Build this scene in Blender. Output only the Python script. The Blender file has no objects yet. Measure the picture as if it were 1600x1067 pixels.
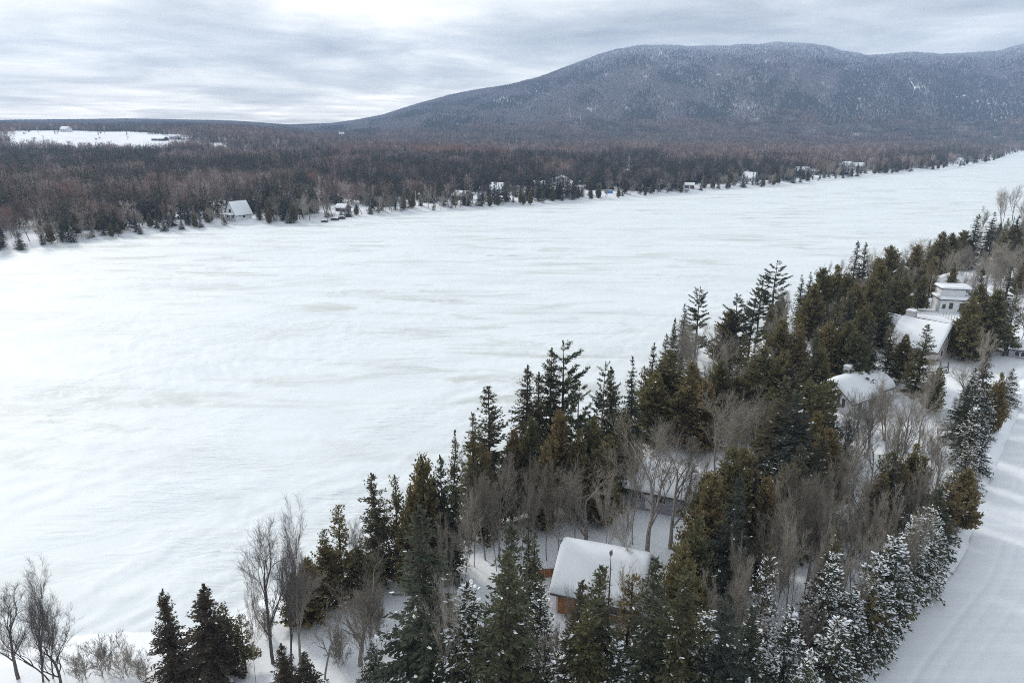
import bpy, math, random
import numpy as np
from mathutils import Vector, Matrix

scene = bpy.context.scene
COL = scene.collection

# ------------------------------------------------------------------ camera
CAM_H = 45.0
FPX = 1080.0                                   # focal length in pixels of a 1600 px wide frame
PITCH = math.atan((533.5 - 203.0) / FPX)
cam_d = bpy.data.cameras.new('camera')
cam_d.sensor_width = 36.0
cam_d.lens = FPX / 1600.0 * 36.0
cam_d.clip_start = 0.5
cam_d.clip_end = 30000.0
cam = bpy.data.objects.new('camera', cam_d)
cam.location = (0, 0, CAM_H)
cam.rotation_euler = (math.pi / 2 - PITCH, 0, 0)
COL.objects.link(cam)
scene.camera = cam

# ------------------------------------------------------------------ sky and sun
SUN_EL, SUN_AZ = math.radians(30), math.radians(-42)      # azimuth measured from +Y towards +X
world = bpy.data.worlds.new('World')
scene.world = world
world.use_nodes = True
wn, wl = world.node_tree.nodes, world.node_tree.links
wn.clear()
def N(nodes, t, **kw):
    n = nodes.new(t)
    for k, v in kw.items():
        setattr(n, k, v)
    return n
def setin(n, **kw):
    for k, v in kw.items():
        n.inputs[k.replace('_', ' ')].default_value = v
w_out = N(wn, 'ShaderNodeOutputWorld')
w_bg = N(wn, 'ShaderNodeBackground'); w_bg.inputs['Strength'].default_value = 0.09
sky = N(wn, 'ShaderNodeTexSky', sky_type='NISHITA', sun_disc=False)
sky.sun_elevation, sky.sun_rotation = SUN_EL, SUN_AZ
sky.altitude = 300
tc = N(wn, 'ShaderNodeTexCoord')
sep = N(wn, 'ShaderNodeSeparateXYZ'); wl.new(tc.outputs['Generated'], sep.inputs[0])
def wmath(op, a, b=None, clamp=False):
    n = N(wn, 'ShaderNodeMath', operation=op); n.use_clamp = clamp
    for i, v in enumerate((a, b)):
        if v is None: continue
        if isinstance(v, (int, float)): n.inputs[i].default_value = v
        else: wl.new(v, n.inputs[i])
    return n.outputs[0]
zc = wmath('ADD', wmath('MAXIMUM', sep.outputs[2], 0.0), 0.055)
cx, cy = wmath('DIVIDE', sep.outputs[0], zc), wmath('DIVIDE', sep.outputs[1], zc)
comb = N(wn, 'ShaderNodeCombineXYZ'); wl.new(cx, comb.inputs[0]); wl.new(cy, comb.inputs[1])
def wnoise(scale, detail, rough, dist, off):
    mp = N(wn, 'ShaderNodeMapping'); mp.inputs['Location'].default_value = off
    mp.inputs['Scale'].default_value = (1.0, 0.85, 1.0)
    wl.new(comb.outputs[0], mp.inputs['Vector'])
    n = N(wn, 'ShaderNodeTexNoise'); wl.new(mp.outputs[0], n.inputs['Vector'])
    setin(n, Scale=scale, Detail=detail, Roughness=rough, Distortion=dist)
    return n.outputs['Fac']
n1 = wnoise(0.55, 7, 0.52, 0.6, (3.3, 1.7, 0))
n2 = wnoise(0.16, 3, 0.5, 0.3, (9.1, 4.2, 0))
n3 = wnoise(1.5, 6, 0.6, 0.4, (1.1, 6.4, 0))
nn = wmath('ADD', wmath('ADD', wmath('MULTIPLY', n1, 0.52), wmath('MULTIPLY', n2, 0.28)), wmath('MULTIPLY', n3, 0.20))
# the veil of cloud is thinner, so brighter, on the side where the sun stands
sd = Vector((math.sin(SUN_AZ) * math.cos(SUN_EL), math.cos(SUN_AZ) * math.cos(SUN_EL), math.sin(SUN_EL)))
dot = N(wn, 'ShaderNodeVectorMath', operation='DOT_PRODUCT'); wl.new(tc.outputs['Generated'], dot.inputs[0]); dot.inputs[1].default_value = sd
glow = wmath('POWER', wmath('MAXIMUM', dot.outputs['Value'], 0.0), 3.0)
nn = wmath('ADD', nn, wmath('MULTIPLY', wmath('SUBTRACT', glow, 0.42), 0.16))
ramp = N(wn, 'ShaderNodeValToRGB')
cr = ramp.color_ramp
cr.elements[0].position, cr.elements[0].color = 0.33, (3.4, 3.65, 3.95, 1)
cr.elements[1].position, cr.elements[1].color = 0.66, (15.0, 14.5, 13.2, 1)
e = cr.elements.new(0.46); e.color = (6.25, 6.45, 6.55, 1)
e = cr.elements.new(0.55); e.color = (9.4, 9.4, 9.05, 1)
wl.new(nn, ramp.inputs[0])
mixw = N(wn, 'ShaderNodeMix', data_type='RGBA'); mixw.inputs['Factor'].default_value = 0.93
wl.new(sky.outputs[0], mixw.inputs['A']); wl.new(ramp.outputs[0], mixw.inputs['B'])
wl.new(mixw.outputs['Result'], w_bg.inputs['Color'])
wl.new(w_bg.outputs[0], w_out.inputs['Surface'])

sun_d = bpy.data.lights.new('sun', 'SUN')
sun_d.energy, sun_d.angle, sun_d.color = 1.5, math.radians(10), (1.0, 0.94, 0.86)
sun = bpy.data.objects.new('sun', sun_d)
sun.rotation_euler = (-sd).to_track_quat('-Z', 'Y').to_euler()
sun.location = (-200, 200, 400)
COL.objects.link(sun)

vs = scene.view_settings
vs.view_transform, vs.look, vs.exposure, vs.gamma = 'Standard', 'None', 0.66, 1.0
vs.use_curve_mapping = False
scene.render.engine = 'CYCLES'
cy_ = scene.cycles
cy_.max_bounces, cy_.diffuse_bounces, cy_.glossy_bounces = 5, 3, 2
cy_.transmission_bounces, cy_.volume_bounces, cy_.transparent_max_bounces = 2, 1, 4
cy_.use_denoising = False
cy_.denoiser = 'OPENIMAGEDENOISE'
cy_.denoising_input_passes = 'RGB_ALBEDO_NORMAL'
cy_.use_adaptive_sampling = True
cy_.adaptive_threshold = 0.01
cy_.sample_clamp_indirect = 6.0
cy_.filter_width = 1.0

# ------------------------------------------------------------------ helpers
def unp(px, py, z=0.0):
    """The point at height z that the pixel (of a 1600 px frame) looks at."""
    x = (px - 800) / FPX; y = -(py - 533.5) / FPX
    d = (x, y * math.sin(PITCH) + math.cos(PITCH), y * math.cos(PITCH) - math.sin(PITCH))
    t = (z - CAM_H) / d[2]
    return (d[0] * t, d[1] * t, z)
def proj(x, y, z):
    dz = z - CAM_H
    dep = y * math.cos(PITCH) - dz * math.sin(PITCH)
    up = y * math.sin(PITCH) + dz * math.cos(PITCH)
    return 800 + FPX * x / dep, 533.5 - FPX * up / dep
def sstep(a, b, x):
    t = np.clip((x - a) / (b - a), 0, 1)
    return t * t * (3 - 2 * t)

def _hash(ix, iy, seed):
    h = (ix.astype(np.int64) * 374761393 + iy.astype(np.int64) * 668265263 + seed * 1442695041) & 0xFFFFFFFF
    h = ((h ^ (h >> 13)) * 1274126177) & 0xFFFFFFFF
    return ((h ^ (h >> 16)) & 0xFFFF) / 65535.0
def vnoise(x, y, seed=0):
    x = np.asarray(x, float); y = np.asarray(y, float)
    ix, iy = np.floor(x), np.floor(y)
    fx, fy = x - ix, y - iy
    fx, fy = fx * fx * (3 - 2 * fx), fy * fy * (3 - 2 * fy)
    a, b = _hash(ix, iy, seed), _hash(ix + 1, iy, seed)
    c, d = _hash(ix, iy + 1, seed), _hash(ix + 1, iy + 1, seed)
    return (a + (b - a) * fx) * (1 - fy) + (c + (d - c) * fx) * fy
def fbm(x, y, seed=0, oct=4):
    s, a, f = 0, 0.5, 1.0
    for i in range(oct):
        s = s + a * vnoise(np.asarray(x) * f + 17.3 * i, np.asarray(y) * f - 9.1 * i, seed + i); a *= 0.5; f *= 2.03
    return s / (1 - 0.5 ** oct)

def np_mesh(name, V, faces, mats, midx=None, smooth=False):
    """faces: list of (k-gon index array (n,k))"""
    V = np.asarray(V, np.float32).reshape(-1, 3)
    me = bpy.data.meshes.new(name)
    me.vertices.add(len(V)); me.vertices.foreach_set('co', V.ravel())
    loops = np.concatenate([np.asarray(f, np.int32).ravel() for f in faces])
    tot = np.concatenate([np.full(len(f), np.asarray(f).shape[1], np.int32) for f in faces])
    st = np.concatenate([[0], np.cumsum(tot)[:-1]]).astype(np.int32)
    me.loops.add(len(loops)); me.loops.foreach_set('vertex_index', loops)
    me.polygons.add(len(tot)); me.polygons.foreach_set('loop_start', st)
    if midx is not None:
        me.polygons.foreach_set('material_index', np.asarray(midx, np.int32))
    me.polygons.foreach_set('use_smooth', np.full(len(tot), bool(smooth)))
    for m in mats: me.materials.append(m)
    me.update(calc_edges=True)
    me.validate()
    return me
def obj(name, me, parent=None, **props):
    o = bpy.data.objects.new(name, me)
    COL.objects.link(o)
    if parent is not None: o.parent = parent
    for k, v in props.items(): o[k] = v
    return o
def grid_faces(r, c):
    i = np.arange(r * c).reshape(r, c)
    return np.stack([i[:-1, :-1], i[:-1, 1:], i[1:, 1:], i[1:, :-1]], -1).reshape(-1, 4)

# ------------------------------------------------------------------ materials
def mat(name):
    m = bpy.data.materials.new(name); m.use_nodes = True
    nt = m.node_tree; b = nt.nodes['Principled BSDF']
    return m, nt.nodes, nt.links, b
def tex_noise(n, l, scale, detail=4, rough=0.55, dist=0.0, mapping=None, coord='Object'):
    t = N(n, 'ShaderNodeTexCoord'); src = t.outputs[coord]
    if mapping:
        mp = N(n, 'ShaderNodeMapping')
        mp.inputs['Rotation'].default_value = (0, 0, mapping[0]); mp.inputs['Scale'].default_value = mapping[1]
        l.new(src, mp.inputs['Vector']); src = mp.outputs[0]
    x = N(n, 'ShaderNodeTexNoise'); l.new(src, x.inputs['Vector'])
    setin(x, Scale=scale, Detail=detail, Roughness=rough, Distortion=dist)
    return x.outputs['Fac']
def ramp_(n, l, fac, stops):
    r = N(n, 'ShaderNodeValToRGB'); c = r.color_ramp
    c.elements[0].position, c.elements[0].color = stops[0][0], (*stops[0][1], 1)
    c.elements[1].position, c.elements[1].color = stops[-1][0], (*stops[-1][1], 1)
    for p, q in stops[1:-1]:
        e = c.elements.new(p); e.color = (*q, 1)
    l.new(fac, r.inputs[0]); return r.outputs[0]
def mixc(n, l, fac, a, b, blend='MIX'):
    m = N(n, 'ShaderNodeMix', data_type='RGBA', blend_type=blend)
    for key, v in (('Factor', fac), ('A', a), ('B', b)):
        if isinstance(v, (int, float)): m.inputs[key].default_value = v
        elif isinstance(v, tuple): m.inputs[key].default_value = (*v, 1)
        else: l.new(v, m.inputs[key])
    return m.outputs['Result']
def bump(n, l, b, h, strength, dist):
    x = N(n, 'ShaderNodeBump'); setin(x, Strength=strength, Distance=dist)
    l.new(h, x.inputs['Height'])
    l.new(x.outputs[0], b.inputs['Normal']); return x
def plain(name, col, rough=0.8, var=0.15, scale=3.0, spec=0.25, objvar=0.0, metallic=0.0):
    m, n, l, b = mat(name)
    f = tex_noise(n, l, scale, 4)
    lo = tuple(c * (1 - var) for c in col); hi = tuple(min(1, c * (1 + var)) for c in col)
    c = ramp_(n, l, f, [(0.3, lo), (0.7, hi)])
    if objvar:
        oi = N(n, 'ShaderNodeObjectInfo')
        k = ramp_(n, l, oi.outputs['Random'], [(0, (1 - objvar,) * 3), (1, (1 + objvar,) * 3)])
        c = mixc(n, l, 1.0, c, k, 'MULTIPLY')
    l.new(c, b.inputs['Base Color'])
    setin(b, Roughness=rough, Metallic=metallic); b.inputs['Specular IOR Level'].default_value = spec
    return m

SNOW = (0.83, 0.87, 0.915)
def snow_mat(name, col=SNOW, bscale=1.2, bstr=0.35, bdist=0.12):
    m, n, l, b = mat(name)
    f = tex_noise(n, l, 0.35, 5)
    c = ramp_(n, l, f, [(0.3, tuple(x * 0.965 for x in col)), (0.7, tuple(min(1, x * 1.02) for x in col))])
    l.new(c, b.inputs['Base Color'])
    setin(b, Roughness=0.65); b.inputs['Specular IOR Level'].default_value = 0.2
    bump(n, l, b, tex_noise(n, l, bscale, 6, 0.6), bstr, bdist)
    return m
M_snow = snow_mat('snow')
M_roof_snow = snow_mat('roof_snow', (0.83, 0.87, 0.915), 0.6, 0.2, 0.1)
M_tree_snow = snow_mat('clinging_snow', (0.84, 0.875, 0.92), 5.0, 0.4, 0.05)

def lake_material():
    m, n, l, b = mat('wind_packed_snow')
    ang = -0.66
    st = tex_noise(n, l, 1.0, 6, 0.62, 0.9, (ang, (0.03, 0.13, 1)))       # scoured streaks
    big = tex_noise(n, l, 0.011, 4, 0.55, 0.5)
    area = ramp_(n, l, big, [(0.37, (0, 0, 0)), (0.56, (1, 1, 1))])
    s = ramp_(n, l, st, [(0.50, (0, 0, 0)), (0.64, (1, 1, 1))])
    f = mixc(n, l, 1.0, s, area, 'MULTIPLY')
    base = ramp_(n, l, tex_noise(n, l, 1.0, 6, 0.62, 0.5, (ang, (0.03, 0.08, 1))), [(0.3, (0.675, 0.735, 0.77)), (0.5, (0.725, 0.782, 0.815)), (0.7, (0.765, 0.82, 0.85))])
    sub = N(n, 'ShaderNodeMath', operation='MULTIPLY'); l.new(f, sub.inputs[0]); sub.inputs[1].default_value = 0.9
    c = mixc(n, l, sub.outputs[0], base, (0.54, 0.575, 0.56))
    l.new(c, b.inputs['Base Color'])
    setin(b, Roughness=0.62); b.inputs['Specular IOR Level'].default_value = 0.2
    h1 = tex_noise(n, l, 1.0, 7, 0.62, 1.2, (ang, (0.22, 0.9, 1)))
    t = N(n, 'ShaderNodeTexCoord'); mp = N(n, 'ShaderNodeMapping'); mp.inputs['Rotation'].default_value = (0, 0, ang - .12); mp.inputs['Scale'].default_value = (0.16, 0.62, 1)
    l.new(t.outputs['Object'], mp.inputs['Vector'])
    rd = N(n, 'ShaderNodeTexNoise', noise_type='RIDGED_MULTIFRACTAL'); l.new(mp.outputs[0], rd.inputs['Vector']); setin(rd, Scale=1.0, Detail=5, Roughness=0.55, Distortion=0.9)
    hsum = N(n, 'ShaderNodeMath', operation='MULTIPLY_ADD'); l.new(rd.outputs['Fac'], hsum.inputs[0]); hsum.inputs[1].default_value = 0.45; l.new(h1, hsum.inputs[2])
    msk = ramp_(n, l, tex_noise(n, l, 0.04, 4, 0.6, 0.6), [(0.44, (0.05,) * 3), (0.62, (1, 1, 1))])
    hm = mixc(n, l, 1.0, hsum.outputs[0], msk, 'MULTIPLY')
    bump(n, l, b, hm, 1.0, 0.27)
    return m
M_lake = lake_material()

def road_material():
    m, n, l, b = mat('packed_road_snow')
    a = ROAD_ANG
    f = tex_noise(n, l, 1.0, 6, 0.6, 0.2, (-a, (0.10, 1.1, 1)))
    c = ramp_(n, l, f, [(0.3, (0.74, 0.78, 0.83)), (0.7, (0.83, 0.865, 0.905))])
    l.new(c, b.inputs['Base Color']); setin(b, Roughness=0.55); b.inputs['Specular IOR Level'].default_value = 0.3
    bump(n, l, b, tex_noise(n, l, 1.0, 6, 0.65, 0.2, (-a, (0.3, 4.0, 1))), 0.35, 0.06)
    return m
ROAD_ANG = 0.92

def foliage(name, cols, rough=0.75):
    """needle or frond colours; each tree takes its own mix"""
    m, n, l, b = mat(name)
    oi = N(n, 'ShaderNodeObjectInfo')
    c1 = ramp_(n, l, oi.outputs['Random'], [(i / (len(cols) - 1), c) for i, c in enumerate(cols)])
    f = tex_noise(n, l, 1.1, 3)
    k = ramp_(n, l, f, [(0.3, (0.72, 0.72, 0.75)), (0.7, (1.3, 1.25, 1.15))])
    c = mixc(n, l, 1.0, c1, k, 'MULTIPLY')
    l.new(c, b.inputs['Base Color'])
    setin(b, Roughness=rough); b.inputs['Specular IOR Level'].default_value = 0.2
    tr = N(n, 'ShaderNodeBsdfTranslucent'); l.new(c, tr.inputs['Color'])
    mx = N(n, 'ShaderNodeMixShader'); mx.inputs[0].default_value = 0.33
    l.new(b.outputs[0], mx.inputs[1]); l.new(tr.outputs[0], mx.inputs[2])
    l.new(mx.outputs[0], n['Material Output'].inputs['Surface'])
    return m
M_spruce = foliage('spruce_needles', [(0.07, 0.085, 0.062), (0.10, 0.115, 0.066), (0.115, 0.105, 0.066), (0.062, 0.078, 0.066), (0.14, 0.132, 0.06)])
M_cedar = foliage('cedar_fronds', [(0.215, 0.18, 0.09), (0.15, 0.145, 0.075), (0.235, 0.185, 0.095), (0.125, 0.13, 0.07), (0.205, 0.18, 0.082)])
M_pine = foliage('pine_needles', [(0.048, 0.066, 0.048), (0.075, 0.095, 0.052), (0.055, 0.07, 0.05)])
M_rust = foliage('rusty_needles', [(0.085, 0.072, 0.055), (0.06, 0.062, 0.05)])
M_bark = plain('conifer_bark', (0.075, 0.062, 0.056), 0.95, 0.3, 6.0, 0.1, 0.2)
M_greybark = plain('grey_bark', (0.26, 0.235, 0.215), 0.95, 0.3, 5.0, 0.1, 0.25)
M_twig = plain('bare_twigs', (0.275, 0.25, 0.215), 0.95, 0.2, 2.0, 0.1, 0.4)
M_darktwig = plain('dark_lakeside_twigs', (0.11, 0.098, 0.095), 0.95, 0.2, 2.0, 0.1, 0.2)
M_far_twig = plain('far_bare_twigs', (0.28, 0.215, 0.195), 0.95, 0.15, 2.0, 0.1, 0.2)
M_dark_twig = plain('dark_bare_twigs', (0.18, 0.13, 0.115), 0.95, 0.15, 2.0, 0.1, 0.2)
M_pale_twig = plain('pale_bare_twigs', (0.42, 0.36, 0.345), 0.95, 0.15, 2.0, 0.1, 0.2)
M_red_twig = plain('reddish_twigs', (0.31, 0.175, 0.14), 0.95, 0.15, 2.0, 0.1, 0.15)
M_frost = plain('rime_frosted_twigs', (0.50, 0.54, 0.60), 0.9, 0.2, 0.1, 0.1)
M_birch = plain('pale_birch_bark', (0.42, 0.39, 0.36), 0.9, 0.25, 4.0, 0.15, 0.15)

# ------------------------------------------------------------------ the lie of the land
NEAR_PX = [(-200, 1050), (0, 1010), (150, 995), (330, 985), (420, 935), (590, 890), (700, 860), (800, 800), (900, 770), (1000, 710), (1060, 650), (1100, 590), (1200, 530), (1300, 480), (1400, 435), (1500, 400), (1600, 360), (1800, 310)]
NEAR = np.array([(-400, 5), (-110, 38)] + [unp(*p)[:2] for p in NEAR_PX] + [(760, 700), (1200, 960), (1900, 1200)])
FAR_PX = [(0, 396), (60, 386), (170, 372), (300, 357), (360, 351), (430, 350), (500, 346), (545, 339), (600, 335), (700, 328), (790, 321), (830, 320), (930, 312), (965, 310), (1060, 302), (1100, 298), (1200, 291), (1300, 281), (1400, 270), (1480, 264), (1540, 255), (1562, 249), (1575, 243), (1590, 238)]
FARS = np.array([(-420, -60), (-300, 90), (-225, 215)] + [unp(*p)[:2] for p in FAR_PX] + [(1350, 1600), (2300, 1650), (4000, 1500)])
def signed(poly, x, y):
    """distance to a polyline, positive on its left side"""
    x = np.asarray(x, float); y = np.asarray(y, float)
    best = np.full(x.shape, 1e18); sg = np.ones(x.shape)
    for (ax, ay), (bx, by) in zip(poly[:-1], poly[1:]):
        dx, dy = bx - ax, by - ay; L2 = dx * dx + dy * dy
        t = np.clip(((x - ax) * dx + (y - ay) * dy) / L2, 0, 1)
        ex, ey = x - ax - t * dx, y - ay - t * dy
        d2 = ex * ex + ey * ey
        s = np.where(dx * (y - ay) - dy * (x - ax) >= 0, 1.0, -1.0)
        up = d2 < best - 1e-9
        best = np.where(up, d2, best); sg = np.where(up, s, sg)
    return np.sqrt(best) * sg
ROAD = np.array([(2, 6), (16.7, 25.8), (32.8, 42.8), (40.0, 49.4), (49.7, 58.2), (62.4, 73.5), (81.4, 95.4), (91.4, 105.6), (118.6, 132.4), (150, 162.4), (215, 222), (330, 320), (520, 470)])
def road_dist(x, y): return signed(ROAD, x, y)
def h_near(x, y):
    x = np.asarray(x, float); y = np.asarray(y, float)
    d = -signed(NEAR, x, y) + 1.6 * (fbm(x / 9.0, y / 9.0, 5, 3) - 0.5)
    n = fbm(x / 14.0, y / 14.0, 11, 4) - 0.5
    n2 = fbm(x / 2.6, y / 2.6, 21, 3) - 0.5
    z = -0.7 + 1.0 * sstep(-2.5, 0.4, d) + 1.3 * sstep(0, 5, d) + 1.4 * sstep(4, 40, d) + (0.9 * n + 0.22 * n2) * sstep(-1, 5, d)
    r = np.abs(road_dist(x, y))
    bank = 0.75 * np.exp(-((r - 6.1) / 0.95) ** 2) * (0.5 + 1.0 * fbm(x / 3.0, y / 3.0, 31, 3))
    z = z * sstep(4.2, 9.5, r) + 2.88 * (1 - sstep(4.2, 9.5, r)) + bank
    return np.where(r < 4.8, np.minimum(z, 2.84), z)
_gx, _gy = np.arange(-90, 460.5, 1.0), np.arange(20, 460.5, 1.0)
_GX, _GY = np.meshgrid(_gx, _gy)
_GZ = h_near(_GX, _GY); _GD = -signed(NEAR, _GX, _GY); _GR = np.abs(road_dist(_GX, _GY))
def look(G, x, y):
    fx = min(max(x - _gx[0], 0), len(_gx) - 1.001); fy = min(max(y - _gy[0], 0), len(_gy) - 1.001)
    i, j = int(fx), int(fy); u, v = fx - i, fy - j
    return float((G[j, i] * (1 - u) + G[j, i + 1] * u) * (1 - v) + (G[j + 1, i] * (1 - u) + G[j + 1, i + 1] * u) * v)
def hn(x, y): return look(_GZ, x, y)

RIDGE = np.array([(-600, 196), (0, 194), (200, 192), (330, 194), (450, 197), (520, 192), (560, 186), (600, 178), (650, 162), (700, 149), (750, 140), (800, 132), (840, 120), (880, 105), (920, 92), (960, 78), (1000, 72), (1060, 72), (1120, 73), (1160, 70), (1200, 64), (1240, 67), (1280, 73), (1300, 79), (1340, 85), (1400, 82), (1450, 83), (1500, 81), (1540, 78), (1560, 71), (1600, 62), (1800, 50), (2400, 90)], float)
SPUR = np.array([(1250, 215), (1350, 188), (1420, 170), (1500, 152), (1560, 138), (1600, 126), (1700, 105), (2400, 100)], float)
YR, YS = 4600.0, 2900.0
def px_of(x, y): return 800 + FPX * x / (y * math.cos(PITCH))
def ray_z(px, py, Y):
    x = (px - 800) / FPX; yy = -(py - 533.5) / FPX
    dy = yy * math.sin(PITCH) + math.cos(PITCH); dz = yy * math.cos(PITCH) - math.sin(PITCH)
    return CAM_H + Y * dz / dy
RZ = np.array([ray_z(a, b, YR) for a, b in RIDGE]) - 9
SZ = np.array([ray_z(a, b, YS) for a, b in SPUR]) - 9
def h_far(x, y):
    x = np.asarray(x, float); y = np.asarray(y, float)
    ys = np.maximum(y, 60.0)
    px = px_of(x, ys)
    d = signed(FARS, x, y) + 3.0 * (fbm(x / 18.0, y / 18.0, 3, 3) - 0.5)
    z = -0.8 + 1.15 * sstep(-4, 0.6, d) + 1.3 * sstep(0, 12, d) + np.clip(d, 0, 1500) * 0.009 + 5.0 * (fbm(x / 260.0, y / 260.0, 8, 3) - 0.5) * sstep(10, 200, d)
    # the cleared hill with the farm, on the left
    w = 1 - sstep(330, 560, px)
    z = z + w * (27.0 * sstep(880, 1560, y) - 0.0 * y)
    # the mountain and the low hills of the horizon
    s = np.clip((y - 1750.0) / (YR - 1750.0), 0, 1.6)
    rz = np.interp(px, RIDGE[:, 0], RZ)
    s1 = np.minimum(s, 1.0)
    g = 0.30 * s1 + 0.70 * (s1 * s1 * (3 - 2 * s1))
    gull = (fbm(px / 70.0 + y / 900.0, y / 1500.0, 41, 4) - 0.5) * 0.42 * s1 * (1 - s1) * 2 + (fbm(px / 22.0, y / 420.0, 47, 3) - 0.5) * 0.11 * s1 * (1 - s1) * 2
    mtn = np.maximum(rz - 22, 0) * (g + gull) * (1 - 0.35 * np.clip(s - 1, 0, 1))
    z = z + mtn * sstep(0, 0.05, s)
    z = np.where(y > 1750, np.minimum(z, np.maximum(rz, 14) + 0.0 * z + 200 * (1 - sstep(0.9, 1.0, s1))), z)
    sz = np.interp(px, SPUR[:, 0], SZ, left=-50) * np.exp(-((y - YS) / 520.0) ** 2) * (0.93 + 0.14 * fbm(px / 40.0, y / 300.0, 51, 3))
    z = np.maximum(z, np.where(y > 1700, sz, z))
    return z
def hf(x, y): return float(h_far(np.array([x]), np.array([y]))[0])

# frozen lake ---------------------------------------------------------------
def build_lake():
    rows, cols = 430, 400
    th = np.radians(np.linspace(-62, 62, cols))
    Y = np.concatenate([np.linspace(-80, 30, 12)[:-1], np.exp(np.linspace(math.log(30), math.log(2300), rows - 11))])
    T, R = np.meshgrid(np.tan(th), Y)
    X = T * np.maximum(R, 30) * np.where(R < 30, 1.0, 1.0)
    a = 0.66
    u = X * math.cos(a) + R * math.sin(a); v = -X * math.sin(a) + R * math.cos(a)
    wq = (fbm(X / 40, R / 40, 61, 2) - 0.5) * 8
    big = fbm(u / 30, (v + wq) / 9, 63, 4) - 0.5
    mid = fbm(u / 6.5, (v + wq) / 1.5, 67, 4)
    ridged = 1 - np.abs(2 * mid - 1)
    mask = sstep(0.45, 0.62, fbm(u / 45, v / 22, 71, 3))
    Z = 0.36 * big + 0.30 * (ridged ** 2 - 0.5) * (0.2 + 0.9 * mask)
    Z *= np.clip(1.3 - R / 700, 0.25, 1)
    V = np.stack([X, R, Z], -1)
    me = np_mesh('lake', V.reshape(-1, 3), [grid_faces(rows, cols)], [M_lake], smooth=True)
    obj('lake', me, kind='structure')
build_lake()

def build_near_ground():
    # fine near the camera, coarser along the shore further away
    def patch(name, x0, x1, y0, y1, st):
        xs = np.arange(x0, x1 + st / 2, st); ys = np.arange(y0, y1 + st / 2, st)
        X, Y = np.meshgrid(xs, ys)
        Z = h_near(X, Y)
        V = np.stack([X, Y, Z], -1).reshape(-1, 3)
        F = grid_faces(len(ys), len(xs))
        d = -signed(NEAR, X, Y).ravel()
        keep = (d[F] > -6).any(1)
        if name == 'coarse':
            c = V[F].mean(1)
            keep &= ~((c[:, 0] > -70) & (c[:, 0] < 130) & (c[:, 1] > 20) & (c[:, 1] < 190))
        F = F[keep]
        used = np.unique(F); rem = np.full(len(V), -1); rem[used] = np.arange(len(used))
        return V[used], rem[F]
    V1, F1 = patch('fine', -70, 130, 20, 190, 0.7)
    V2, F2 = patch('coarse', -430, 1000, -60, 800, 5.0)
    V2[:, 2] = np.where((V2[:, 0] >= -70) & (V2[:, 0] <= 130) & (V2[:, 1] >= 20) & (V2[:, 1] <= 190), V2[:, 2] - 0.02, V2[:, 2])
    me = np_mesh('ground', np.concatenate([V1, V2]), [F1, F2 + len(V1)], [M_snow], smooth=True)
    obj('ground', me, kind='structure')
build_near_ground()

def catmull(pts, n):
    pts = np.array(pts, float); out = []
    P = np.vstack([2 * pts[0] - pts[1], pts, 2 * pts[-1] - pts[-2]])
    for i in range(1, len(P) - 2):
        for t in np.linspace(0, 1, n, endpoint=False):
            a, b, c, d = P[i - 1:i + 3]
            out.append(0.5 * (2 * b + (c - a) * t + (2 * a - 5 * b + 4 * c - d) * t * t + (3 * b - a - 3 * c + d) * t ** 3))
    out.append(P[-2]); return np.array(out)
def build_road():
    c = catmull(ROAD, 26)
    tg = np.gradient(c, axis=0); tg /= np.linalg.norm(tg, axis=1)[:, None]
    nrm = np.stack([-tg[:, 1], tg[:, 0]], 1)
    us = np.linspace(-5.2, 5.2, 69)
    X = c[:, None, 0] + nrm[:, None, 0] * us; Y = c[:, None, 1] + nrm[:, None, 1] * us
    s = np.cumsum(np.r_[0, np.linalg.norm(np.diff(c, axis=0), axis=1)])[:, None]
    Z = 2.93 + 0.05 * (fbm(X / 5, Y / 5, 81, 3) - 0.5)
    for k, off in enumerate((-2.1, -0.75, 0.7, 2.0)):
        wob = off + 0.35 * (fbm(s / 14 + 5 * k, s * 0 + k, 83 + k, 2) - 0.5)
        Z = Z - 0.05 * np.exp(-((us - wob) / 0.22) ** 2) * (0.4 + fbm(s / 6, s * 0 + 3 * k, 90 + k, 2))
    Z = Z - 0.30 * sstep(4.6, 5.2, np.abs(us))[None, :]
    me = np_mesh('road', np.stack([X, Y, Z], -1).reshape(-1, 3), [grid_faces(len(c), len(us))], [road_material()], smooth=True)
    obj('road', me, kind='structure')
build_road()

def in_field(x, y):
    """the cleared, snow-covered pasture on the hill to the left"""
    px = px_of(x, np.maximum(y, 60))
    top = 1560 - 0.35 * np.abs(px - 120) - 90 * fbm(px / 22, px * 0 + 3, 15, 3)
    lo = 1060 + 50 * np.sin(px / 37.0) + 190 * (fbm(px / 26, px * 0, 5, 3) - 0.5)
    return (px > 14) & (px < 326) & (y > lo + np.clip(px - 230, 0, 200) * 0.6) & (y < top - np.clip(px - 215, 0, 200) * 2.4)

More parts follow.
